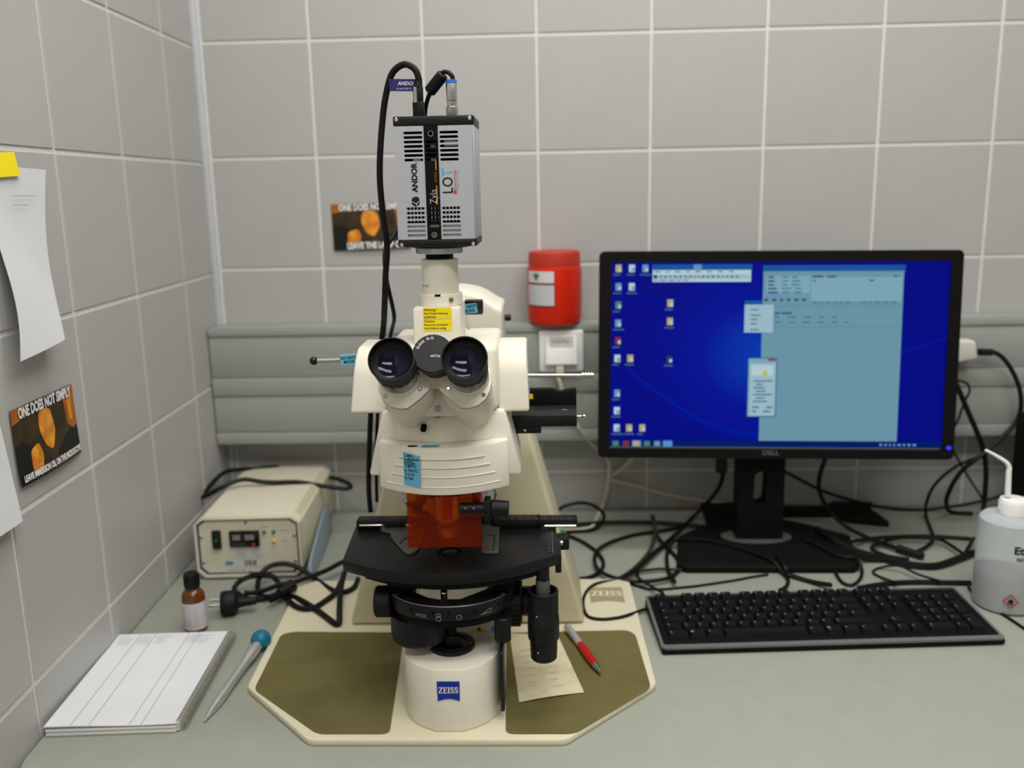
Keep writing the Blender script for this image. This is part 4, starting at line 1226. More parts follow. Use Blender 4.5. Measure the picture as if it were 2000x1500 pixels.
# ================================================================== MONITOR
mo = thing('monitor', 'black widescreen monitor showing a blue desktop with grey windows', 'monitor', (0.986, -0.236, D), R(-1.06))
TI = R(5.55)
RO = R(-0.70)
Tm = Matrix.Translation((0, 0, 0.337)) @ Matrix.Rotation(-TI, 4, 'X') @ Matrix.Rotation(-RO, 4, 'Y') @ frame((0, 0, 0), (1, 0, 0), (0, 0, 1))
WW, HH, SW, SH = 0.2845, 0.167, 0.2655, 0.1495
g = G()
outer = rpoly([(-WW, -HH), (WW, -HH), (WW, HH), (-WW, HH)], 0.010, 5)
g.plate(outer, [[(-SW, -SH), (SW, -SH), (SW, SH), (-SW, SH)]], -0.012, 0.0015, Tm)
bz = obj('bezel', g, M['blackm'], mo, ang=40)
g = G(); g.prism(rpoly([(-WW + .003, -HH + .003), (WW - .003, -HH + .003), (WW - .003, HH - .003), (-WW + .003, HH - .003)], 0.010), -0.040, -0.0015 - 0.0105, Tm, bevel=0.004)
g.prism(rpoly([(-0.15, -0.10), (0.15, -0.10), (0.15, 0.10), (-0.15, 0.10)], 0.02), -0.058, -0.040, Tm, bevel=0.008)
obj('back_shell', g, M['blackm'], mo)

def screen_mat():
    m = bpy.data.materials.new('screen_wallpaper'); m.use_nodes = True
    nt = m.node_tree; nt.nodes.clear()
    out = nt.nodes.new('ShaderNodeOutputMaterial'); e = nt.nodes.new('ShaderNodeEmission')
    tc = nt.nodes.new('ShaderNodeTexCoord'); mp = nt.nodes.new('ShaderNodeMapping')
    uv = nt.nodes.new('ShaderNodeUVMap')
    gr = nt.nodes.new('ShaderNodeTexGradient'); gr.gradient_type = 'SPHERICAL'
    mp.inputs['Location'].default_value = (-0.5 / 0.42 * 1.0, -0.5 / 0.55 * 1.0, 0)
    mp.inputs['Scale'].default_value = (1 / 0.42, 1 / 0.55, 1)
    nt.links.new(uv.outputs[0], mp.inputs['Vector']); nt.links.new(mp.outputs[0], gr.inputs['Vector'])
    rp = nt.nodes.new('ShaderNodeValToRGB')
    rp.color_ramp.elements[0].position = 0.0; rp.color_ramp.elements[0].color = lin((0, 6, 128))
    rp.color_ramp.elements[1].position = 1.0; rp.color_ramp.elements[1].color = lin((2, 62, 178))
    k = rp.color_ramp.elements.new(0.45); k.color = lin((0, 16, 146))
    nt.links.new(gr.outputs['Fac'], rp.inputs['Fac']); nt.links.new(rp.outputs['Color'], e.inputs[0])
    e.inputs[1].default_value = 1.0
    gl = nt.nodes.new('ShaderNodeBsdfGlossy'); gl.inputs['Roughness'].default_value = 0.45; gl.inputs['Color'].default_value = (0.006, 0.006, 0.006, 1)
    ad_ = nt.nodes.new('ShaderNodeAddShader')
    nt.links.new(e.outputs[0], ad_.inputs[0]); nt.links.new(gl.outputs[0], ad_.inputs[1]); nt.links.new(ad_.outputs[0], out.inputs[0])
    return m
g = G(); g.rect(-SW, -SH, SW, SH, Tm, -0.0012)
me = g.mesh('screen', screen_mat(), recalc=False)
ul = me.uv_layers.new(name='UVMap')
for li, uv in zip(range(4), ((0, 0), (1, 0), (1, 1), (0, 1))):
    ul.data[li].uv = uv
sc_ = obj('screen', me, None, mo)
E = {k: mat_emit('screen_' + k, v) for k, v in dict(panel=(104, 146, 164), panel2=(122, 162, 180), pale=(150, 182, 196), white=(176, 200, 208), title=(30, 84, 150), bar=(2, 30, 100), mark=(64, 100, 120), dark=(38, 62, 84),
     folder=(172, 164, 116), icon=(104, 140, 184), redx=(130, 46, 60), yellow=(190, 180, 30), button=(90, 140, 200), green=(70, 124, 120), arc=(3, 26, 152), black=(16, 20, 40)).items()}
# screen coordinates: u 0..1 from the left, v 0..1 from the top
layer = {}
singles = []
def scr(key, u0, v0, u1, v1, z, joined=False):
    if joined:
        g = layer.setdefault(key, G())
    else:
        g = G(); singles.append((key, g))
    g.rect(-SW + 2 * SW * u0, SH - 2 * SH * v1, -SW + 2 * SW * u1, SH - 2 * SH * v0, Tm, -0.0012 + z * 0.00012)
def scrp(key, pts, z):
    g = G(); singles.append((key, g))
    g.flat([(-SW + 2 * SW * u, SH - 2 * SH * v) for u, v in pts], Tm, -0.0012 + z * 0.00012)
def arcline(pts, wd):
    scrp('arc', pts + [(p[0], p[1] + wd) for p in pts[::-1]], 1)
arcline([(0.05 + 0.40 * t / 14, 0.56 + 0.36 * math.sin(t / 14 * math.pi / 2)) for t in range(15)], 0.02)
arcline([(0.04 + 0.27 * t / 8, 0.20 - 0.09 * (t / 8) ** 2 + 0.03 * t / 8) for t in range(9)], 0.008)
arcline([(0.30 + 0.16 * t / 8, 0.11 + 0.10 * (t / 8) ** 1.3) for t in range(9)], 0.008)
arcline([(0.80 + 0.20 * t / 8, 0.52 - 0.12 * (t / 8)) for t in range(9)], 0.010)
# main window
scr('title', 0.452, 0.018, 0.870, 0.055, 2)
scr('panel', 0.453, 0.050, 0.866, 0.962, 3)
scr('panel2', 0.462, 0.075, 0.592, 0.165, 4)
scr('panel2', 0.595, 0.082, 0.862, 0.210, 4)
def words(u, v, n, w_=0.03, h_=0.008, gap=0.012, key='mark', z=5):
    for k in range(n):
        ww = w_ * random.uniform(0.6, 1.2)
        scr(key, u, v, u + ww, v + h_, z, True); u += ww + gap
for k, v in enumerate((0.078, 0.098, 0.118, 0.138, 0.158)):
    words(0.468, v, 1, 0.026, 0.008, key='dark'); words(0.510, v, 2, 0.022, 0.006)
words(0.598, 0.075, 2, 0.03, 0.008, key='dark'); words(0.835, 0.075, 1, 0.02, 0.008); words(0.600, 0.096, 1, 0.012); words(0.765, 0.096, 1, 0.012)
scr('button', 0.475, 0.178, 0.520, 0.184, 6)
words(0.458, 0.195, 6, 0.010, 0.012, 0.012, 'dark'); words(0.600, 0.212, 6, 0.014, 0.006, 0.006); words(0.740, 0.212, 5, 0.016, 0.006, 0.006)
scr('mark', 0.485, 0.232, 0.862, 0.2335, 5); scr('mark', 0.485, 0.345, 0.858, 0.3465, 5)
words(0.490, 0.268, 2, 0.026, 0.008, 0.004, 'dark'); words(0.490, 0.290, 5, 0.02, 0.006, 0.025); words(0.49, 0.318, 6, 0.02, 0.006, 0.022)
# toolbar window
scr('title', 0.122, 0.012, 0.420, 0.045, 2); scr('icon', 0.246, 0.012, 0.270, 0.045, 3)
scr('white', 0.124, 0.042, 0.417, 0.105, 3); scr('pale', 0.126, 0.066, 0.415, 0.090, 4)
words(0.130, 0.048, 8, 0.014, 0.006, 0.018, 'mark'); words(0.130, 0.072, 18, 0.008, 0.010, 0.007, 'mark'); scr('dark', 0.127, 0.068, 0.137, 0.086, 6); words(0.128, 0.094, 5, 0.018, 0.005, 0.006)
# small dialog
scr('title', 0.400, 0.205, 0.452, 0.232, 6); scr('pale', 0.400, 0.226, 0.486, 0.375, 7)
for v in (0.250, 0.280, 0.302, 0.325, 0.357):
    words(0.418, v, 1, 0.028, 0.006, key='mark', z=9)
# histogram dialog
scr('dark', 0.414, 0.510, 0.502, 0.832, 6); scr('panel2', 0.416, 0.514, 0.500, 0.828, 7); scr('redx', 0.474, 0.516, 0.498, 0.527, 8)
scr('pale', 0.421, 0.540, 0.496, 0.824, 8); scr('white', 0.425, 0.552, 0.489, 0.605, 9); scrp('yellow', [(0.457, 0.604), (0.475, 0.604), (0.468, 0.580), (0.466, 0.556), (0.464, 0.580)], 10)
for k in range(7):
    words(0.432 + 0.008 * (k % 2), 0.632 + k * 0.0185, 1, 0.05 - 0.02 * (k % 2), 0.007, key='mark', z=10)
for v in (0.775, 0.797):
    words(0.430, v, 2, 0.018, 0.007, 0.022, 'dark', 10)
# desktop icons
def icon(u, v, key, lab=True):
    scr(key, u - 0.009, v - 0.020, u + 0.009, v + 0.020, 2)
    scr('white' if key != 'white' else 'icon', u + 0.000, v - 0.002, u + 0.008, v + 0.016, 3)
    if lab:
        words(u - 0.016, v + 0.030, 1, 0.03, 0.008, key='mark', z=2)
for u, v, k in ((0.022, 0.032, 'folder'), (0.062, 0.032, 'white'), (0.102, 0.032, 'icon'), (0.022, 0.130, 'icon'), (0.062, 0.130, 'white'), (0.022, 0.228, 'green'), (0.022, 0.325, 'icon'), (0.022, 0.420, 'redx'),
                (0.021, 0.515, 'white'), (0.060, 0.515, 'folder'), (0.021, 0.705, 'icon'), (0.021, 0.800, 'white'), (0.021, 0.895, 'white'), (0.059, 0.895, 'folder'), (0.099, 0.895, 'folder'),
                (0.178, 0.218, 'folder'), (0.178, 0.315, 'folder'), (0.178, 0.520, 'dark')):
    icon(u, v, k)
# task bar
scr('bar', 0, 0.962, 1, 1.0, 2)
for u, k in ((0.018, 'green'), (0.050, 'redx'), (0.080, 'folder'), (0.114, 'green'), (0.145, 'icon')):
    scr(k, u - 0.009, 0.967, u + 0.009, 0.994, 4)
scr('icon', 0.069, 0.964, 0.096, 0.997, 3); scr('button', 0.163, 0.964, 0.191, 0.997, 3)
words(0.815, 0.975, 8, 0.008, 0.012, 0.007, 'icon', 4)
names = dict(panel='window_panel', panel2='window_panel', pale='window_panel', white='window_panel', title='title_bar', bar='task_bar', mark='screen_text', dark='screen_text', folder='desktop_icon', icon='desktop_icon',
             redx='desktop_icon', yellow='histogram_peak', button='screen_button', green='desktop_icon', arc='wallpaper_line', black='desktop_icon')
for k, g in singles:
    obj(names[k], g, E[k], sc_, recalc=False)
for k, g in layer.items():
    o = obj('screen_text', g, E[k], sc_, recalc=False)
    o['kind'] = 'stuff'
g = G(); g.rect(-SW, -SH - 0.0012, SW - 0.004, -SH + 0.0014, Tm, 0.0017); obj('screen_lower_edge', g, M['screengrey'], bz)
text('DELL', 0.0105, Tm @ Matrix.Translation((-0.006, -HH + 0.0095, 0.0019)), M['screengrey'], bz, bold=0.0003, xs=1.15)
g = G(); g.prism(circ(WW - 0.0085, -SH + 0.002, 0.0030, 16, 1.3, 1.0), 0.0015, 0.0021, Tm); obj('power_button', g, M['led'], bz, 'glowing blue power button')
# stand
g = G()
col = [(-0.039, 0), (0.039, 0), (0.039, 0.28), (-0.039, 0.28)]
g.plate(rpoly(col, 0.003), [rpoly([(-0.0125, 0.060), (0.0085, 0.060), (0.0105, 0.118), (-0.0105, 0.118)], 0.010, 5)], -0.018, 0.018, frame((-0.011, 0.042, 0.016), (1, 0, 0), (0, 0.02, 1)))
obj('stand_neck', g, M['blackm'], mo, ang=40)
g = G()
pb = [(-0.160, -0.072), (-0.152, -0.080), (0.115, -0.080), (0.124, -0.074), (0.150, 0.04), (0.165, 0.09)] + [(0.165 - 0.31 * i / 10, 0.095 + 0.045 * math.sin(math.pi * i / 10)) for i in range(1, 10)] + [(-0.150, 0.085), (-0.158, 0.03)]
pb = [(-0.163, -0.070), (-0.150, -0.083), (0.115, -0.083), (0.126, -0.072), (0.150, 0.05)] + [(0.150 - 0.295 * i / 10, 0.05 + 0.095 * math.sin(math.pi * i / 10)) for i in range(1, 10)] + [(-0.145, 0.05)]
g.prism(pb, 0.0, 0.013, bevel=0.004, seg=3)
bs = obj('stand_base', g, M['blackm'], mo)
g = G(); g.prism(circ(-0.013, 0.040, 0.060, 40, 1.0, 0.52), 0.0128, 0.0160, bevel=0.001); obj('neck_collar', g, M['screengrey'], bs)

# flat black plate lying behind the monitor stand
g = G()
g.prism([(0.905, -0.105), (0.975, -0.105), (0.985, -0.070), (1.150, -0.070), (1.160, -0.100), (1.228, -0.122), (1.218, -0.045), (1.235, -0.016), (1.160, -0.014), (1.14, -0.035), (0.985, -0.030), (0.978, -0.012), (0.912, -0.010)][::1], D, D + 0.012, bevel=0.002)
single('black_plate', g, M['blackm'], 'flat black forked plate lying behind the monitor base against the wall', 'plate')

# ================================================================== KEYBOARD
kb = thing('keyboard', 'black desktop keyboard with grey front rim in front of the monitor', 'keyboard', (0.988, -0.4965, D), R(3.0))
KW, KD = 0.458, 0.140
tl_ = R(4.0)
Tk = Matrix.Translation((0, 0, 0)) @ Matrix.Rotation(tl_, 4, 'X')
T0 = Matrix.Translation((0, 0, 0.0145)) @ Matrix.Rotation(tl_, 4, 'X')
g = G()
g.hexa([(-KW / 2, -KD / 2, 0.001), (KW / 2, -KD / 2, 0.001), (KW / 2, KD / 2, 0.001), (-KW / 2, KD / 2, 0.001),
        (-KW / 2, -KD / 2, 0.0100), (KW / 2, -KD / 2, 0.0100), (KW / 2, KD / 2, 0.0185), (-KW / 2, KD / 2, 0.0185)], bevel=0.003, seg=3)
kbase = obj('keyboard_case', g, M['blackm'], kb)
g = G()
g.plate(rpoly([(-KW / 2, -KD / 2), (KW / 2, -KD / 2), (KW / 2, KD / 2), (-KW / 2, KD / 2)], 0.006), [rpoly([(-KW / 2 + .0035, -KD / 2 + .0085), (KW / 2 - .0035, -KD / 2 + .0085), (KW / 2 - .0035, KD / 2 - .002), (-KW / 2 + .0035, KD / 2 - .002)], 0.004)], -0.003, 0.0013, T0)
obj('grey_rim', g, M['kbrim'], kb, 'grey rim', ang=50)
_kc = {}
def keymesh(w_, h_=0.0165):
    key = (round(w_, 4), round(h_, 4))
    if key not in _kc:
        g = G(); x, y = w_ / 2 - 0.0007, h_ / 2
        g.hexa([(-x, -y, 0), (x, -y, 0), (x, y, 0), (-x, y, 0), (-x + .0022, -y + .0026, 0.0068), (x - .0022, -y + .0026, 0.0068), (x - .0022, y - .0012, 0.0068), (-x + .0022, y - .0012, 0.0068)])
        _kc[key] = g.mesh('key', M['keycap'])
    return _kc[key]
marks = G()
U = 0.0190
x00, y00 = -KW / 2 + 0.012, KD / 2 - 0.013
def key(u, row, w_=1.0, h_=0.0165, dy=0.0, mark=True, big=False):
    cx = x00 + (u + w_ / 2) * U
    cy = y00 - row * 0.0187 - (0.005 if row > 0 else 0) + dy
    k = obj('key', keymesh(w_ * U, h_), None, kb)
    p = T0 @ Vector((cx, cy, 0.0))
    k.location = p
    k.rotation_euler = (tl_, 0, 0)
    if mark:
        mx = Matrix.Translation(p) @ Matrix.Rotation(tl_, 4, 'X')
        s = 0.0030 if big else 0.0016
        bx, by = -w_ * U / 2 + 0.0055, 0.002
        marks.rect(bx - s * .6, by - s * .6, bx + s * .6, by + s * .6, mx, 0.0070)
        if random.random() < .4:
            marks.rect(bx - s * .4, by - 0.0045, bx + s * .4, by - 0.0037, mx, 0.0070)
for u in [0] + [2 + k for k in range(4)] + [6.5 + k for k in range(4)] + [11 + k for k in range(4)] + [15.3, 16.3, 17.3]:
    key(u, 0)
for k in range(13): key(k, 1)
key(13, 1, 2.0)
key(0, 2, 1.5)
for k in range(12): key(1.5 + k, 2)
key(13.5, 2, 1.5)
key(0, 3, 1.75)
for k in range(12): key(1.75 + k, 3)
key(13.75, 3, 1.25)
key(0, 4, 1.25)
for k in range(11): key(1.25 + k, 4)
key(12.25, 4, 2.75)
for u, w_, b in ((0, 1.5, 0), (1.5, 1.25, 1), (2.75, 1.25, 0), (4.0, 6.0, 0), (10.0, 1.25, 0), (11.25, 1.25, 1), (12.5, 1.25, 0), (13.75, 1.25, 0)):
    key(u, 5, w_, big=bool(b), mark=(w_ < 3))
for r_ in (1, 2):
    for k in range(3): key(15.3 + k, r_)
key(16.3, 4)
for k in range(3): key(15.3 + k, 5)
for r_ in range(1, 5):
    for k in range(3): key(18.6 + k, r_)
key(18.6, 5, 2.0); key(20.6, 5)
key(21.6, 1); key(21.6, 2, 1.0, 0.0352, -0.0094); key(21.6, 4, 1.0, 0.0352, -0.0094)
o = obj('key_legends', marks, M['inkgrey'], kb); o['kind'] = 'stuff'
g = G(); g.cyl((0.12, 0.0655, 0.0185), (0.12, 0.0655, 0.0200), 0.0016, n=12); obj('status_light', g, M['led'], kb)

# ================================================================== POWER SUPPLY
ps = thing('power_supply', 'cream octagonal lamp power supply box with switch and display in the corner', 'power supply', (0.136, -0.326, D), R(2.6))
PW, PD, PZ0, PZ1, CHM = 0.0845, 0.285, 0.004, 0.1035, 0.012
def octa(w_, z0, z1, c):
    return [(-w_ + c, z0), (w_ - c, z0), (w_, z0 + c), (w_, z1 - c * 0.8), (w_ - c * 1.1, z1), (-w_ + c * 1.1, z1), (-w_, z1 - c * 0.8), (-w_, z0 + c)]
Mpf = frame((0, 0, 0), (1, 0, 0), (0, 0, 1))
g = G(); g.plate(octa(PW, PZ0, PZ1, CHM), [octa(PW - 0.004, PZ0 + 0.004, PZ1 - 0.002, CHM - 0.002)], -0.010, 0.0, Mpf); obj('front_rim', g, M['cream3'], ps, ang=40)
g = G(); g.prism(octa(PW, PZ0, PZ1, CHM), -PD, -0.0085, Mpf, bevel=0.001); cs_ = obj('case', g, M['cream3'], ps)
g = G(); g.prism(octa(PW - 0.0045, PZ0 + 0.0045, PZ1 - 0.0025, CHM - 0.002), -0.0084, -0.0035, Mpf); fp = obj('front_panel', g, M['cream3'], ps)
g = G()
a_ = octa(PW - 0.0045, PZ0 + 0.0045, PZ1 - 0.0025, CHM - 0.002); b_ = octa(PW - 0.0072, PZ0 + 0.0072, PZ1 - 0.0048, CHM - 0.002)
g.plate(a_, [b_], -0.0033, -0.0030, Mpf); obj('blue_outline', g, M['psublue'], fp, 'blue outline')
FP = lambda x, z: FRONT(x, 0.0026, z)
def fbox(name, x0, z0, x1, z1, d, m, par=fp):
    g = G(); g.box((x0, -d + 0.0036, z0), (x1, 0.0036, z1), bevel=0.0006); return obj(name, g, m, par)
sw = fbox('power_switch', -0.0560, 0.0535, -0.0425, 0.0835, 0.006, M['blackg'])
g = G(); g.rect(-0.0515, 0.066, -0.0475, 0.070, FRONT(0, -0.0027, 0)); obj('switch_mark', g, M['greenled'], fp)
dsp = fbox('display', -0.0290, 0.0560, 0.0185, 0.0820, 0.005, M['blackg'])
g = G(); g.rect(-0.0235, 0.0675, -0.0110, 0.0765, FRONT(0, -0.0017, 0)); g.rect(-0.004, 0.0675, 0.011, 0.0765, FRONT(0, -0.0017, 0)); obj('display_window', g, M['deskedge'], fp)
g = G(); g.rect(0.0065, 0.0585, 0.0120, 0.0620, FRONT(0, -0.0017, 0)); obj('display_button', g, M['redprint'], fp)
g = G(); scribble(g, -0.025, 0.0605, 0.020, 0.002, FRONT(0, -0.0017, 0), 0.0002); obj('display_print', g, M['inkgrey'], fp)
for x, z, m in ((0.0265, 0.0790, 'greenled'), (0.0415, 0.0790, 'greenled'), (0.0415, 0.0630, 'amberled')):
    g = G(); g.lathe([(0.0030, -0.001), (0.0030, 0.0015), (0.0018, 0.0030), (0, 0.0034)], FP(x, z), n=16); obj('indicator_lamp', g, M[m], fp)
g = G()
for x, z, l in ((0.0225, 0.0880, 0.009), (0.052, 0.0805, 0.014), (0.053, 0.0635, 0.009)):
    scribble(g, x, z, l, 0.002, FRONT(0, 0.0030, 0), 0.0003)
obj('panel_print', g, M['inkgrey'], fp)
g = G(); g.rect(-0.0230, 0.0330, 0.0240, 0.0530, FRONT(0, 0.0030, 0)); st = obj('sticker', g, M['stickergrey'], fp, 'grey inventory sticker')
g = G()
for k in range(4):
    scribble(g, -0.020, 0.0500 - k * 0.0042, 0.014, 0.002, FRONT(0, 0.0027, 0), 0.0002); scribble(g, 0.006, 0.0500 - k * 0.0042, 0.013, 0.002, FRONT(0, 0.0027, 0), 0.0002)
obj('sticker_print', g, M['inkgrey'], st)
g = G(); g.rect(-0.0260, 0.0200, 0.0260, 0.0328, FRONT(0, 0.0029, 0)); st = obj('sticker', g, M['stickergrey'], fp, 'white barcode sticker')
g = G()
x = -0.009
while x < 0.009:
    w_ = random.choice((0.0005, 0.0009, 0.0014)); g.rect(x, 0.0225, x + w_, 0.0315, FRONT(0, 0.0026, 0)); x += w_ + 0.0010
obj('barcode', g, M['ink'], st)
g = G(); g.rect(-0.0400, 0.0245, -0.0272, 0.0300, FRONT(0, 0.0029, 0)); obj('blue_logo_patch', g, M['stickerblue'], fp)
g = G(); g.rect(-0.0405, 0.0100, -0.0030, 0.0195, FRONT(0, 0.0030, 0)); st = obj('sticker', g, M['stickergrey'], fp)
g = G(); scribble(g, -0.036, 0.0148, 0.028, 0.003, FRONT(0, 0.0027, 0), 0.0003); obj('sticker_print', g, M['inkgrey'], st)
g = G()
for x, z in ((-0.002, 0.0955), (0.0, 0.0125), (-0.0745, 0.0720), (-0.0735, 0.0290), (0.0740, 0.0720), (0.0735, 0.0290)):
    g.lathe([(0, 0.0014), (0.0016, 0.0012), (0.0026, 0)], FP(x, z), n=12)
obj('panel_screw', g, M['dsteel'], fp)
g = G()
for k in range(46):
    y = 0.028 + k * 0.0048
    g.box((0.0680, y, 0.0996), (0.0800, y + 0.0016, 0.1002), M4=Matrix.Translation((0.0765, 0, 0.0997)) @ Matrix.Rotation(R(36), 4, 'Y') @ Matrix.Translation((-0.0742, 0, -0.0993)))
obj('vent_slots', g, M['cream2'], ps)
g = G(); g.prism(rpoly([(0.06, 0.020), (0.14, 0.020), (0.20, 0.045), (0.22, 0.060), (0.14, 0.060), (0.06, 0.035)], 0.004), 0.0846, 0.0849, frame((0, 0, 0), (0, 1, 0), (0, 0, 1))); obj('side_recess', g, M['cream2'], ps)
for x in (-0.06, 0.06):
    for y in (0.025, 0.255):
        g = G(); g.cyl((x, y, 0), (x, y, 0.0042), 0.009, n=16); obj('foot', g, M['blackr'], ps)

# blue grey board leaning at the right side of the power supply
g = G(); g.prism(rpoly([(0.0, 0.0), (0.235, 0.0), (0.235, 0.055), (0.16, 0.050), (0.02, 0.030)], 0.012), 0.0, 0.005, frame((0.2365, -0.352, D), (-0.08, 1, 0.0), (-0.10, 0, 1)), bevel=0.001)
single('plastic_lid', g, M['greyblue'], 'blue grey plastic lid standing on edge beside the cream power supply', 'lid')

# ================================================================== BOTTLE, NOTEBOOK, TOOL, PEN, NOTE
bt = thing('dropper_bottle', 'small amber glass bottle with black cap and white label on the desk', 'bottle', (0.1105, -0.497, D))
g = G(); g.lathe([(0, 0.0), (0.0140, 0.0), (0.0158, 0.002), (0.0160, 0.004), (0.0160, 0.050), (0.0150, 0.056), (0.0120, 0.0605), (0.0088, 0.063), (0.0085, 0.068), (0, 0.068)], n=36); obj('glass_body', g, M['amber'], bt)
g = G(); g.lathe([(0.01625, 0.006), (0.01625, 0.0455)], n=36); lb = obj('label', g, M['barlabel'], bt, 'smudged white label', recalc=False)
g = G()
Mz = lambda a, z: frame((0.0165 * math.cos(a), 0.0165 * math.sin(a), z), (-math.sin(a), math.cos(a), 0), (0, 0, 1))
for k in range(7):
    for j in range(3):
        scribble(g, -0.003, 0, 0.006, 0.0015, Mz(R(-125 + 30 * j), 0.040 - k * 0.0045), 0.0002)
obj('label_print', g, M['inkgrey'], lb)
g = G(); g.lathe([(0, 0.0655), (0.0105, 0.0655), (0.0108, 0.067), (0.0105, 0.084), (0.0095, 0.0865), (0, 0.0872)], n=36); cp = obj('cap', g, M['blackr'], bt)
g = G()
for k in range(30):
    g.box((0.0104, -0.0004, 0.069), (0.0110, 0.0004, 0.083), M4=Matrix.Rotation(2 * math.pi * k / 30, 4, 'Z'))
obj('cap_ridges', g, M['blackr'], cp)

nb = thing('notebook', 'spiral bound notepad with ruled white page lying by the left wall', 'notebook', (0.1040, -0.6440, D), R(3.4))
NW, ND, NH = 0.150, 0.224, 0.013
def fnb(u, v, z):
    return Vector((-NW / 2 + NW * u - 0.004, -ND / 2 + ND * v, z + 0.0012 * math.sin(u * 5 + 1) * (1 - v) * 0.8))
g = G(); g.box((-NW / 2 - 0.004, -ND / 2, 0.0), (NW / 2 - 0.004, ND / 2, 0.0015), bevel=0.0004); obj('back_cover', g, M['card'], nb)
for k in range(4):
    z0_ = 0.0016 + k * 0.0025
    g = G(); dx = random.uniform(-.0008, .0008); dy = random.uniform(-.0015, .0015)
    g.box((-NW / 2 - 0.004 + 0.001 + dx, -ND / 2 + 0.001 + dy, z0_), (NW / 2 - 0.005 + dx, ND / 2 - 0.001 + dy, z0_ + 0.0024), bevel=0.0003); obj('page_block', g, M['paper'] if k != 3 else M['card'], nb)
g = G(); g.grid(lambda u, v: fnb(u, v, 0.0128), 16, 16); g.grid(lambda u, v: fnb(u, 0, 0.0118 + 0.001 * v), 16, 1); pg_ = obj('top_page', g, M['paper'], nb, recalc=False, ang=180)
g = G()
for u in (0.20, 0.34, 0.645, 0.735):
    g.grid(lambda a, v: fnb(u + 0.004 * a, v, 0.01305), 1, 12)
obj('column_lines', g, M['inkgrey'], pg_, recalc=False)
g = G()
for u0, n in ((0.04, 1), (0.22, 1), (0.37, 1), (0.66, 1), (0.76, 1)):
    for r_ in range(4):
        scribble(g, -NW / 2 - 0.004 + NW * u0, ND / 2 - 0.010 - r_ * 0.006, random.uniform(0.012, 0.020), 0.003, Matrix.Translation((0, 0, 0.0134)), 0.00022)
obj('handwriting', g, M['inkblue'], pg_)
g = G()
for k in range(40):
    y = -ND / 2 + 0.006 + k * (ND - 0.012) / 39
    cx, cz = NW / 2 + 0.0005, 0.0078
    g.tube([(cx + 0.0070 * math.cos(a), y + 0.0006 * math.sin(a), cz + 0.0070 * math.sin(a)) for a in [2 * math.pi * i / 12 for i in range(13)]], 0.00080, n=5, smooth=False)
obj('spiral_binding', g, M['steel'], nb)
g = G(); g.box((NW / 2 - 0.006, -ND / 2 + 0.002, 0.0016), (NW / 2 - 0.0005, ND / 2 - 0.002, 0.0115)); obj('page_edge', g, M['stickergrey'], nb)

tip = Vector((0.2048, -0.731, 0.7545)); bal = Vector((0.2262, -0.5655, 0.7635))
tip = Vector((0.2072, -0.7330, D + 0.0026)); bal = Vector((0.2225, -0.5560, D + 0.0138))
to = thing('pointed_tool', 'steel pointed tool with teal ball handle between notepad and microscope', 'tool', (0.215, -0.645, D))
ax_ = (bal - tip); LT = ax_.length
q = ax_.to_track_quat('Z', 'Y').to_matrix().to_4x4(); q.translation = tip - to.location
g = G(); g.lathe([(0, 0), (0.0010, 0.001), (0.0045, 0.022), (0.0060, 0.038), (0.0062, 0.050), (0.0058, 0.060), (0.0056, 0.110), (0.0062, LT - 0.052), (0.0078, LT - 0.040), (0.0082, LT - 0.028), (0.0074, LT - 0.016), (0, LT - 0.010)], q, n=28); obj('steel_shaft', g, M['alutool'], to)
g = G(); g.sphere(bal - to.location, 0.0138, n=28); obj('ball_handle', g, M['teal'], to, 'teal plastic ball')

pn = thing('pen', 'red and silver ballpoint pen lying across the right olive mat', 'pen', (0.657, -0.585, D + 0.0098))
a_ = Vector((0.6384, -0.5144, 0.7655)); b_ = Vector((0.6779, -0.6465, 0.7655))
a_ = Vector((0.6385, -0.519, D + 0.0150)); b_ = Vector((0.6775, -0.6480, D + 0.0150))
q = (b_ - a_).to_track_quat('Z', 'Y').to_matrix().to_4x4(); q.translation = a_ - pn.location
LP = (b_ - a_).length
g = G(); g.lathe([(0, 0.006), (0.0048, 0.006), (0.0050, 0.060), (0, 0.060)], q, n=20); obj('silver_barrel', g, M['alu'], pn)
g = G(); g.lathe([(0.0050, 0.058), (0.0054, 0.066), (0.0056, 0.090), (0.0048, LP - 0.022), (0.0045, LP - 0.020)], q, n=20); obj('red_grip', g, M['redpen'], pn, recalc=False)
g = G(); g.lathe([(0.0045, LP - 0.021), (0.0040, LP - 0.018), (0.0015, LP - 0.003), (0.0006, LP), (0, LP)], q, n=18); obj('nose_cone', g, M['steel'], pn, recalc=False)
g = G(); g.lathe([(0, 0), (0.0028, 0.0005), (0.0030, 0.006), (0, 0.007)], q, n=16); obj('push_button', g, M['redpen'], pn)
g = G(); g.box((-0.0012, 0.0048, 0.006), (0.0012, 0.0062, 0.042), M4=q @ Matrix.Rotation(R(80), 4, 'Z')); obj('clip', g, M['steel'], pn)

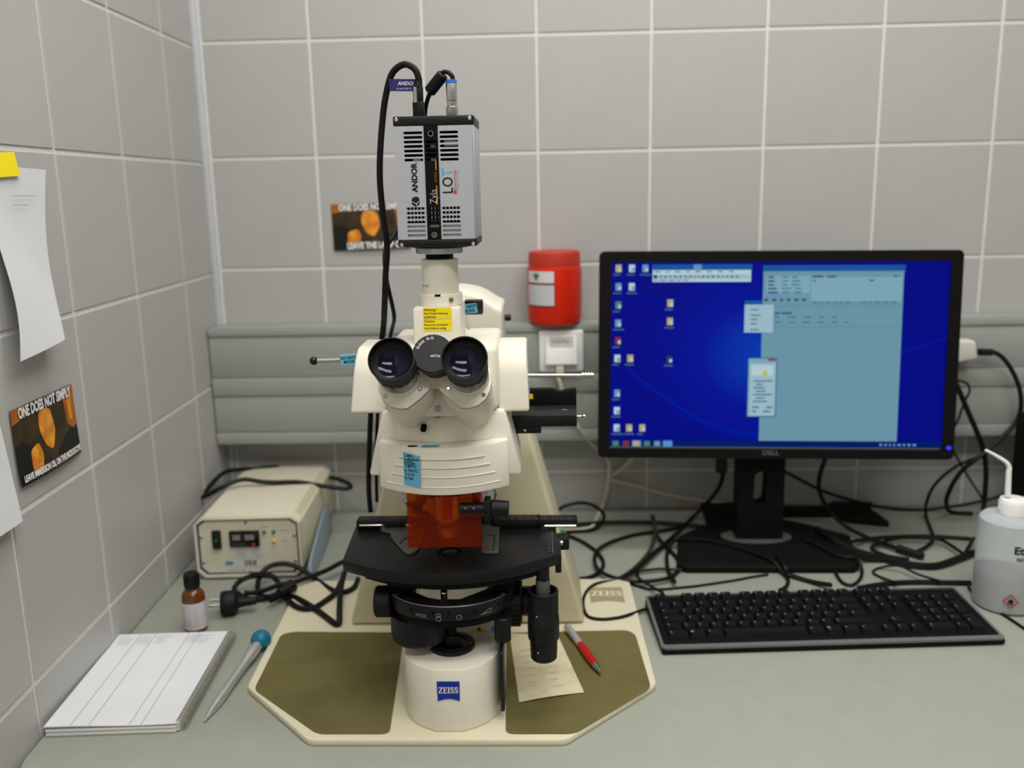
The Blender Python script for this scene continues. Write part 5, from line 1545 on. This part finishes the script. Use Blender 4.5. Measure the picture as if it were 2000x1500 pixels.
nt_ = thing('note_slip', 'stained cream slip with handwriting under the stage drive on the right mat', 'paper', (0.600, -0.620, D + 0.0098))
c4 = [(0.577, -0.706), (0.655, -0.685), (0.626, -0.5400), (0.560, -0.5340)]
c4 = [(x - 0.600, y + 0.620) for x, y in c4]
def fn(u, v):
    a = Vector(c4[0]).lerp(Vector(c4[1]), u); b = Vector(c4[3]).lerp(Vector(c4[2]), u); p = a.lerp(b, v)
    return Vector((p.x, p.y, 0.0009 + 0.0014 * math.sin(u * 3.1) * (1 - v)))
g = G(); g.grid(fn, 10, 12); pp_ = obj('sheet', g, M['paper2'], nt_, recalc=False, ang=180)
g = G()
Mn_ = TOP(0, 0, 0.0026, 0.22)
for k in range(9):
    yy = 0.072 - k * 0.016
    for j in range(3):
        if random.random() < .8:
            scribble(g, -0.042 + j * 0.024 + random.uniform(-.003, .003) + 0.004 * k * 0, yy, random.uniform(0.008, 0.016), 0.0032, Mn_, 0.0002)
obj('handwriting', g, M['inkgrey'], pp_)

# ================================================================== WASH BOTTLE
wb = thing('wash_bottle', 'translucent plastic wash bottle with bent white spout at the right edge', 'bottle', (1.279, -0.430, D))
g = G(); g.lathe([(0, 0.0005), (0.038, 0.0005), (0.0425, 0.003), (0.0435, 0.008), (0.0435, 0.124), (0.0424, 0.1315), (0.038, 0.1360), (0.026, 0.1385), (0.0165, 0.1395), (0.0165, 0.142), (0, 0.142)], n=48); bb = obj('bottle_body', g, M['clearbottle'], wb)
g = G(); g.lathe([(0.0165, 0.1385), (0.0190, 0.1400), (0.0192, 0.1440), (0.0190, 0.1590), (0.0178, 0.1615), (0.006, 0.1625), (0, 0.1625)], n=44); cp = obj('screw_cap', g, M['white'], wb)
g = G()
for k in range(44):
    g.box((0.0189, -0.0004, 0.1445), (0.0196, 0.0004, 0.1580), M4=Matrix.Rotation(2 * math.pi * k / 44, 4, 'Z'))
obj('cap_ridges', g, M['white'], cp)
wp = [(1.2692, -0.43, 0.9161), (1.2676, -0.43, 0.9488), (1.2676, -0.43, 0.9572), (1.2641, -0.43, 0.964), (1.2564, -0.43, 0.9701), (1.2437, -0.43, 0.9777), (1.2325, -0.43, 0.9839)]
g = G(); g.tube([Vector(p) - wb.location for p in wp], 0.0042, n=12, r1=0.0018); obj('spout', g, M['white'], wb)
g = G(); g.lathe([(0, 0.003), (0.0425, 0.004), (0.0428, 0.008), (0.0428, 0.052), (0, 0.052)], n=40); obj('liquid', g, M['liquid'], wb)
def on_b(a, z):
    x, y = 0.0439 * math.cos(R(a)), 0.0439 * math.sin(R(a)); return frame((x, y, z), (-math.sin(R(a)), math.cos(R(a)), 0), (0, 0, 1))
bm = bmesh.new()
def wrap(me, a0, z0, r_=0.0440):
    for p in me.vertices:
        a = R(a0) + p.co.x / r_
        p.co = Vector((r_ * math.cos(a), r_ * math.sin(a), z0 + p.co.y))
    return me
me = wrap(text_mesh('Ethanol', 0.0155, bold=0.0006, align='LEFT'), -110, 0.0990); bm.from_mesh(me); me = wrap(text_mesh('96%', 0.008, bold=0.0002, align='LEFT'), -105, 0.0860); bm.from_mesh(me)
me = bpy.data.meshes.new('lettering'); bm.to_mesh(me); bm.free(); me.materials.append(M['ink']); obj('lettering', me, None, wb)
T = on_b(-107.5, 0.0240)
g = G()
for (a, b) in (((0, -0.011), (0.011, 0)), ((0.011, 0), (0, 0.011)), ((0, 0.011), (-0.011, 0)), ((-0.011, 0), (0, -0.011))):
    g.flat([a, b, (b[0] * .78, b[1] * .78), (a[0] * .78, a[1] * .78)], T, 0.0012)
hz = obj('hazard_diamond', g, M['redprint'], wb, 'red hazard diamond')
g = G(); g.flat([(-0.003, -0.003), (0.003, -0.003), (0.0035, 0.0005), (0.001, 0.0045), (0.0, 0.002), (-0.0025, 0.003), (-0.0035, 0.0)], T, 0.0012); g.rect(-0.0035, -0.0048, 0.0035, -0.0038, T, 0.0012); obj('flame_sign', g, M['ink'], hz)

# black case at the right edge
g = G(); g.box((1.4360, -0.25, D), (1.62, -0.115, D + 0.21), bevel=0.004)
single('equipment_case', g, M['blackm'], 'black upright equipment case cut by the right edge behind the wash bottle', 'case')

# ================================================================== CABLES
def cable(name, label, pts, r, m='cable', group=None, n=7):
    g = G(); g.tube(pts, r * 1.14, n=n)
    return single(name, g, M[m], label, 'cable', group)

# loop of mains cable on the power supply
cable('mains_cable', 'thick black cable looped across the top of the cream power supply',
      [(0.1158, -0.03, 0.8388), (0.1068, -0.05, 0.8528), (0.0708, -0.06, 0.8527), (0.0507, -0.075, 0.8567), (0.0267, -0.1, 0.8599), (0.0137, -0.13, 0.8502), (0.0074, -0.17, 0.836), (0.0482, -0.19, 0.8584), (0.0803, -0.17, 0.8674), (0.1128, -0.165, 0.8617), (0.1384, -0.16, 0.8584), (0.1735, -0.155, 0.8572), (0.2083, -0.15, 0.8494), (0.2495, -0.14, 0.8392), (0.2621, -0.13, 0.8376), (0.2566, -0.12, 0.8425), (0.211, -0.06, 0.8342), (0.1982, -0.035, 0.815)], 0.0036)

# plug lead on the left of the microscope
pg = thing('plug_lead', 'black mains plug with lead lying in front of the cream power supply', 'cable', (0.165, -0.46, D))
pp0 = Vector((0.1426, -0.4509, 0.768)) - pg.location
pdir = Vector((0.97, 0.22, 0)).normalized()
q = pdir.to_track_quat('Z', 'Y').to_matrix().to_4x4(); q.translation = pp0
g = G(); g.lathe([(0, -0.010), (0.0170, -0.010), (0.0185, -0.007), (0.0185, 0.006), (0.0160, 0.011), (0.0085, 0.015), (0.0070, 0.024), (0.0055, 0.040), (0, 0.040)], q, n=28); pbod = obj('plug_body', g, M['blackr'], pg)
g = G()
for s in (-1, 1):
    g.cyl(pp0 - pdir * 0.010 + Vector((0.22 * s * 0.0095 * -1, 0.97 * s * 0.0095, 0.003)), pp0 - pdir * 0.027 + Vector((0.22 * s * 0.0095 * -1, 0.97 * s * 0.0095, 0.003)), 0.0022, n=12)
obj('plug_pin', g, M['steel'], pbod)
def loc(pts, o): return [Vector(p) - o.location for p in pts]
g = G(); g.tube(loc([(0.1533, -0.4111, 0.766), (0.1664, -0.4055, 0.763), (0.1823, -0.3913, 0.762), (0.1973, -0.3811, 0.764), (0.2212, -0.3738, 0.766), (0.2429, -0.3572, 0.768), (0.2643, -0.3369, 0.77), (0.2796, -0.3159, 0.772), (0.2966, -0.3009, 0.774)], pg), 0.0040, n=8); obj('cable_sheath', g, M['cable'], pg)
g = G(); cA, cB = Vector((0.223, -0.3921, 0.769)) - pg.location, Vector((0.2088, -0.4183, 0.767)) - pg.location
g.cyl(cA, cB, 0.0105, 0.0075, n=10, ch=0.001)
for k in range(4):
    p = cB + (cB - cA).normalized() * (0.003 + k * 0.0045)
    g.cyl(p, p + (cB - cA).normalized() * 0.002, 0.0062, n=10)
obj('appliance_connector', g, M['blackr'], pg)
cable('looped_cable', 'black cable arching high in front of the power supply behind the plug',
      [(0.1669, -0.4241, 0.76), (0.1321, -0.3907, 0.758), (0.1288, -0.3757, 0.762), (0.1367, -0.3709, 0.768), (0.1495, -0.3653, 0.772), (0.1698, -0.3634, 0.774), (0.1834, -0.3623, 0.77), (0.192, -0.3632, 0.76), (0.1991, -0.3756, 0.756), (0.2161, -0.4049, 0.756), (0.2338, -0.4412, 0.7625), (0.2527, -0.4577, 0.7625), (0.2708, -0.4573, 0.7635), (0.2831, -0.4319, 0.763), (0.2933, -0.4102, 0.766), (0.2953, -0.3838, 0.77)], 0.0036)
cable('looped_cable', 'black cable rising in a tall arc beside the power supply to the stage',
      [(0.188, -0.4117, 0.758), (0.1703, -0.3949, 0.757), (0.1612, -0.3701, 0.762), (0.1638, -0.3525, 0.772), (0.1735, -0.3394, 0.778), (0.1923, -0.3356, 0.78), (0.2117, -0.3354, 0.776), (0.2319, -0.34, 0.766), (0.2539, -0.3522, 0.756), (0.2837, -0.3913, 0.76), (0.304, -0.4028, 0.7625), (0.3159, -0.387, 0.7625), (0.316, -0.3553, 0.7625)], 0.0036)
cable('kinked_cable', 'black cable bent into a sharp corner on the microscope base left of the column',
      [(0.1479, -0.4126, 0.756), (0.1681, -0.4128, 0.756), (0.1974, -0.4054, 0.757), (0.2246, -0.4079, 0.758), (0.2492, -0.4346, 0.7625), (0.2822, -0.4699, 0.7625), (0.31, -0.5034, 0.7625), (0.3169, -0.5082, 0.763), (0.3188, -0.5043, 0.766), (0.3148, -0.4821, 0.774), (0.308, -0.438, 0.784), (0.3073, -0.4063, 0.796)], 0.0038)

# right hand tangle: between microscope and monitor
ZB = dict(s=3.571, ox=1080, oy=880)
cable('coiled_cable', 'black cable coiled in a round loop beside the right end of the stage',
      [(0.6102, -0.1058, 0.754), (0.6286, -0.1168, 0.78), (0.6469, -0.1194, 0.795), (0.6781, -0.116, 0.8), (0.7043, -0.1101, 0.79), (0.7195, -0.1009, 0.77), (0.7119, -0.1129, 0.758), (0.6925, -0.1335, 0.754), (0.6459, -0.1437, 0.754), (0.6747, -0.1851, 0.754), (0.6969, -0.2305, 0.754), (0.7062, -0.278, 0.754), (0.6961, -0.318, 0.754), (0.6722, -0.3396, 0.754), (0.6383, -0.338, 0.754)], 0.0028)
cable('stub_cable', 'dark grey cable with upright rubber end rising left of the monitor base',
      [(0.6356, -0.3541, 0.754), (0.6666, -0.3635, 0.754), (0.7071, -0.3562, 0.754), (0.7362, -0.3297, 0.754), (0.7632, -0.2896, 0.756), (0.7877, -0.2394, 0.76), (0.8002, -0.1916, 0.764), (0.8063, -0.1542, 0.768)], 0.0030, 'cableg')
g = G(); g.tube([(0.8041, -0.1766, 0.766), (0.8047, -0.1506, 0.772), (0.8047, -0.1252, 0.776)], 0.0045, n=10)
single('rubber_sleeve', g, M['cableg'], 'short dark rubber sleeve on the upright cable end left of the monitor base', 'cable sleeve')
cable('crossing_cable', 'black cable crossing over itself in a narrow eye left of the monitor base',
      [(0.8043, -0.1672, 0.761), (0.8139, -0.2047, 0.756), (0.8269, -0.2503, 0.754), (0.8288, -0.2918, 0.754), (0.8196, -0.32, 0.754), (0.8012, -0.3506, 0.758), (0.7665, -0.3617, 0.758), (0.7335, -0.3586, 0.7585), (0.7, -0.3283, 0.7585), (0.6914, -0.2824, 0.7585), (0.6994, -0.2371, 0.7585), (0.7237, -0.1963, 0.756), (0.767, -0.1588, 0.754), (0.8201, -0.1392, 0.754), (0.8589, -0.1189, 0.754)], 0.0028)
cable('straight_cable', 'thick black cable running level from the stage to behind the monitor base',
      [(0.6597, -0.1149, 0.757), (0.7177, -0.1039, 0.757), (0.7831, -0.1032, 0.757), (0.8343, -0.1095, 0.757), (0.8838, -0.1237, 0.757), (0.9074, -0.1349, 0.757)], 0.0034)
cable('video_cable', 'black cable dropping from the monitor underside and slanting to the lower left',
      [(0.9109, -0.2, 0.9047), (0.9151, -0.19, 0.8788), (0.9158, -0.17, 0.8518), (0.9123, -0.14, 0.8233), (0.8976, -0.1, 0.7823), (0.8663, -0.1204, 0.76), (0.8344, -0.1809, 0.7595), (0.7904, -0.2567, 0.7595), (0.7553, -0.3203, 0.7595), (0.7293, -0.3566, 0.76)], 0.0034)
g = G(); g.box((-0.009, -0.006, 0), (0.009, 0.006, 0.024), bevel=0.002)
for v in g.bm.verts: v.co += Vector((0.9101, -0.2, 0.8911)) + Vector((0, 0, -0.010))
single('video_plug', g, M['blackr'], 'black plug under the monitor at the top of the slanting cable', 'plug')
cable('thin_cable', 'thin black cable bowing forward between the coil and the keyboard corner',
      [(0.8287, -0.3163, 0.756), (0.7976, -0.3102, 0.756), (0.7648, -0.317, 0.756), (0.7575, -0.3208, 0.756), (0.7556, -0.3599, 0.7625), (0.7645, -0.3785, 0.7625), (0.7742, -0.3886, 0.76), (0.7835, -0.4245, 0.768)], 0.0020)
cable('thin_cable', 'thin black cable running low past the keyboard back towards the monitor base front',
      [(0.7304, -0.3441, 0.752), (0.7467, -0.3603, 0.752), (0.7651, -0.3746, 0.752), (0.7888, -0.3781, 0.752), (0.8203, -0.3718, 0.752), (0.8431, -0.367, 0.752), (0.9018, -0.3484, 0.752), (0.9384, -0.3339, 0.752), (0.9626, -0.3266, 0.752)], 0.0018)
cable('keyboard_cable', 'thin black cable curving over the cream base to the left end of the keyboard',
      [(0.7296, -0.353, 0.756), (0.7112, -0.3598, 0.758), (0.688, -0.3755, 0.7605), (0.6724, -0.4015, 0.7608), (0.6652, -0.4405, 0.7608), (0.6689, -0.482, 0.7608), (0.6869, -0.4937, 0.7608), (0.7114, -0.4896, 0.7608), (0.7306, -0.4791, 0.7608), (0.745, -0.4595, 0.756), (0.7602, -0.4496, 0.756)], 0.0020)
cable('short_cable', 'black cable bent round the left corner of the monitor base',
      [(0.839, -0.2156, 0.768), (0.8268, -0.2166, 0.762), (0.814, -0.2487, 0.756), (0.8071, -0.3075, 0.756), (0.8082, -0.3408, 0.756), (0.8097, -0.3684, 0.76)], 0.0028)
cable('draped_cable', 'black cable draped in a wide arc over the monitor base',
      [(0.8178, -0.2302, 0.756), (0.8345, -0.2138, 0.766), (0.8691, -0.2099, 0.7665), (0.9132, -0.2327, 0.7665), (0.9521, -0.2718, 0.7665), (0.9738, -0.3063, 0.7665), (0.9848, -0.3273, 0.756), (0.9878, -0.3499, 0.754), (0.9777, -0.3759, 0.754), (0.9612, -0.4014, 0.76)], 0.0026)
# beige network cable from the socket
cable('network_cable', 'beige network cable hanging from the white socket down behind the slider and monitor',
      [(0.6372, -0.092, 1.0289), (0.6426, -0.09, 1.0126), (0.6471, -0.085, 0.9898), (0.6581, -0.08, 0.9599), (0.6748, -0.077, 0.9302), (0.6942, -0.06, 0.9011), (0.7246, -0.03, 0.8624), (0.7346, -0.025, 0.8457), (0.7333, -0.018, 0.8079), (0.7297, -0.014, 0.7809), (0.7221, -0.0109, 0.754), (0.7034, -0.0933, 0.754), (0.6904, -0.1241, 0.754), (0.6438, -0.1382, 0.754)], 0.0034, 'cablew')
cable('network_cable', 'beige cable sloping along the wall under the monitor to its stand',
      [(0.7917, -0.03, 0.8716), (0.7593, -0.02, 0.8337), (0.7355, -0.014, 0.8117), (0.7846, -0.012, 0.7972), (0.8434, -0.012, 0.7791), (0.9023, -0.012, 0.7672), (0.9806, -0.012, 0.7561), (1.0203, -0.01, 0.7488)], 0.0032, 'cablew')
# right of the stand
cable('hanging_cable', 'black cable sagging along the wall from the stand neck to the right',
      [(1.0299, -0.1, 0.8551), (1.0462, -0.09, 0.8475), (1.1189, -0.07, 0.8044), (1.1828, -0.055, 0.7782), (1.2418, -0.04, 0.759), (1.3118, -0.04, 0.753), (1.376, -0.05, 0.7634), (1.433, -0.06, 0.7798), (1.4701, -0.06, 0.7917)], 0.0028)
cable('monitor_cable', 'black cable dropping from the monitor underside right of the neck to the desk',
      [(1.0834, -0.2, 0.9121), (1.0816, -0.2, 0.899), (1.0779, -0.19, 0.8668), (1.0866, -0.17, 0.8331), (1.1117, -0.14, 0.7934), (1.1339, -0.1566, 0.77), (1.1527, -0.1793, 0.762), (1.1749, -0.2043, 0.758), (1.1975, -0.2379, 0.758)], 0.0034)
g = G(); g.cyl((1.198, -0.2366, 0.758), (1.227, -0.2715, 0.758), 0.0070, 0.0058, n=12, ch=0.001)
single('cable_connector', g, M['blackr'], 'long black cable connector lying right of the monitor base', 'connector')
cable('taut_cable', 'thin taut black cable slanting down behind the lower right monitor corner',
      [(1.3231, -0.13, 0.9023), (1.3279, -0.13, 0.8914), (1.3614, -0.11, 0.8457), (1.4044, -0.09, 0.7906), (1.4439, -0.0245, 0.753)], 0.0018)
cable('arcing_cable', 'black cable arcing left behind the monitor corner down to the desk',
      [(1.39, -0.11, 0.8793), (1.3444, -0.11, 0.8604), (1.31, -0.11, 0.8286), (1.2987, -0.105, 0.7946), (1.3105, -0.0779, 0.756), (1.2807, -0.1809, 0.756), (1.2552, -0.2211, 0.756), (1.2226, -0.2496, 0.756)], 0.0026)
cable('adaptor_cable', 'black cable sweeping from the offwhite plug down to the desk at right',
      [(1.3719, -0.093, 1.0623), (1.3861, -0.093, 1.0611), (1.3997, -0.094, 1.0611), (1.4177, -0.098, 1.047), (1.4386, -0.1, 1.0136), (1.4503, -0.1, 0.9767), (1.4477, -0.1, 0.9421), (1.4237, -0.11, 0.9176), (1.3948, -0.12, 0.8959), (1.3704, -0.125, 0.8777), (1.3487, -0.12, 0.8539), (1.3367, -0.11, 0.8203), (1.3373, -0.095, 0.7868), (1.363, -0.0613, 0.756), (1.3991, -0.0695, 0.756)], 0.0036)
g = G(); g.tube([(1.3726, -0.093, 1.0623), (1.3954, -0.093, 1.0612)], 0.0062, n=10, smooth=False)
single('strain_relief', g, M['blackr'], 'black strain relief sleeve at the offwhite mains plug', 'cable sleeve')
cable('thick_cable', 'thick black cable falling from behind the monitor right edge behind the spout',
      [(1.304, -0.14, 1.0381), (1.3224, -0.135, 1.0081), (1.3498, -0.13, 0.9558), (1.3804, -0.12, 0.8986), (1.3955, -0.11, 0.8502), (1.4023, -0.1, 0.7957), (1.4283, -0.0483, 0.756)], 0.0040)
cable('small_loop_cable', 'thin black cable in a small loop at the right edge of the monitor',
      [(1.31, -0.14, 1.0213), (1.326, -0.13, 1.0195), (1.3422, -0.125, 1.0129), (1.3475, -0.125, 0.9996), (1.3407, -0.125, 0.9815), (1.3294, -0.13, 0.9487), (1.3169, -0.14, 0.9344)], 0.0018)
cable('bundled_cable', 'thick bundled black cables lying on the desk behind the keyboard right half',
      [(1.0851, -0.172, 0.768), (1.0953, -0.2141, 0.768), (1.1115, -0.2427, 0.762), (1.1488, -0.2641, 0.756), (1.1854, -0.2954, 0.756), (1.2281, -0.3069, 0.756), (1.2745, -0.2818, 0.756), (1.3163, -0.2533, 0.756)], 0.0052)
cable('level_cable', 'black cable lying level on the desk behind the bundle to the wash bottle',
      [(1.1052, -0.2311, 0.764), (1.1416, -0.2122, 0.762), (1.178, -0.182, 0.754), (1.232, -0.1748, 0.754), (1.2829, -0.1759, 0.754), (1.3413, -0.1882, 0.754)], 0.0030)
cable('s_curve_cable', 'black cable making a flat S between the bundle and the wash bottle',
      [(1.196, -0.2915, 0.762), (1.1692, -0.274, 0.76), (1.1534, -0.2432, 0.76), (1.1776, -0.2174, 0.76), (1.2231, -0.1967, 0.76), (1.278, -0.2046, 0.76), (1.2889, -0.2316, 0.76), (1.2914, -0.2698, 0.762), (1.3076, -0.2498, 0.762), (1.3384, -0.2041, 0.762)], 0.0026)
cable('front_cable', 'black cable lying along the back edge of the keyboard to the wash bottle',
      [(1.0844, -0.3826, 0.754), (1.1151, -0.3723, 0.754), (1.1474, -0.3647, 0.754), (1.1824, -0.3625, 0.754), (1.2223, -0.3647, 0.754), (1.2601, -0.3664, 0.754)], 0.0036)
cable('thin_cable', 'thin black cable zigzagging behind the right half of the keyboard',
      [(1.2118, -0.3724, 0.76), (1.1881, -0.3471, 0.76), (1.1692, -0.318, 0.762), (1.1437, -0.3056, 0.753), (1.1281, -0.3229, 0.753), (1.1349, -0.3429, 0.753), (1.1443, -0.3779, 0.76)], 0.0018)
cable('trailing_cable', 'thin black cable trailing from the wash bottle to the right edge of the desk',
      [(1.251, -0.376, 0.756), (1.2501, -0.3886, 0.752), (1.2481, -0.4168, 0.752), (1.2541, -0.4499, 0.752), (1.2614, -0.4782, 0.752), (1.2679, -0.5141, 0.752)], 0.0020)
cable('curled_cable', 'black cable curled in front of the monitor base above the keyboard',
      [(1.1101, -0.3042, 0.768), (1.1121, -0.3178, 0.756), (1.1006, -0.3452, 0.753), (1.0798, -0.3696, 0.753), (1.0688, -0.3613, 0.753), (1.0681, -0.3362, 0.753), (1.0688, -0.3229, 0.756)], 0.0024)
cable('base_cable', 'black cable lying over the right half of the monitor base',
      [(1.0498, -0.2149, 0.766), (1.0642, -0.2431, 0.7665), (1.0774, -0.2722, 0.7665), (1.0907, -0.2911, 0.7665), (1.1111, -0.2945, 0.7665), (1.1289, -0.2792, 0.756), (1.1584, -0.2781, 0.754)], 0.0028)
cable('front_loop_cable', 'black cable looping from the monitor base front down to the keyboard middle',
      [(0.9864, -0.2861, 0.7665), (0.9878, -0.3271, 0.766), (0.9924, -0.3332, 0.756), (1.0012, -0.3402, 0.754), (1.0233, -0.3601, 0.754), (1.043, -0.3844, 0.76)], 0.0034)
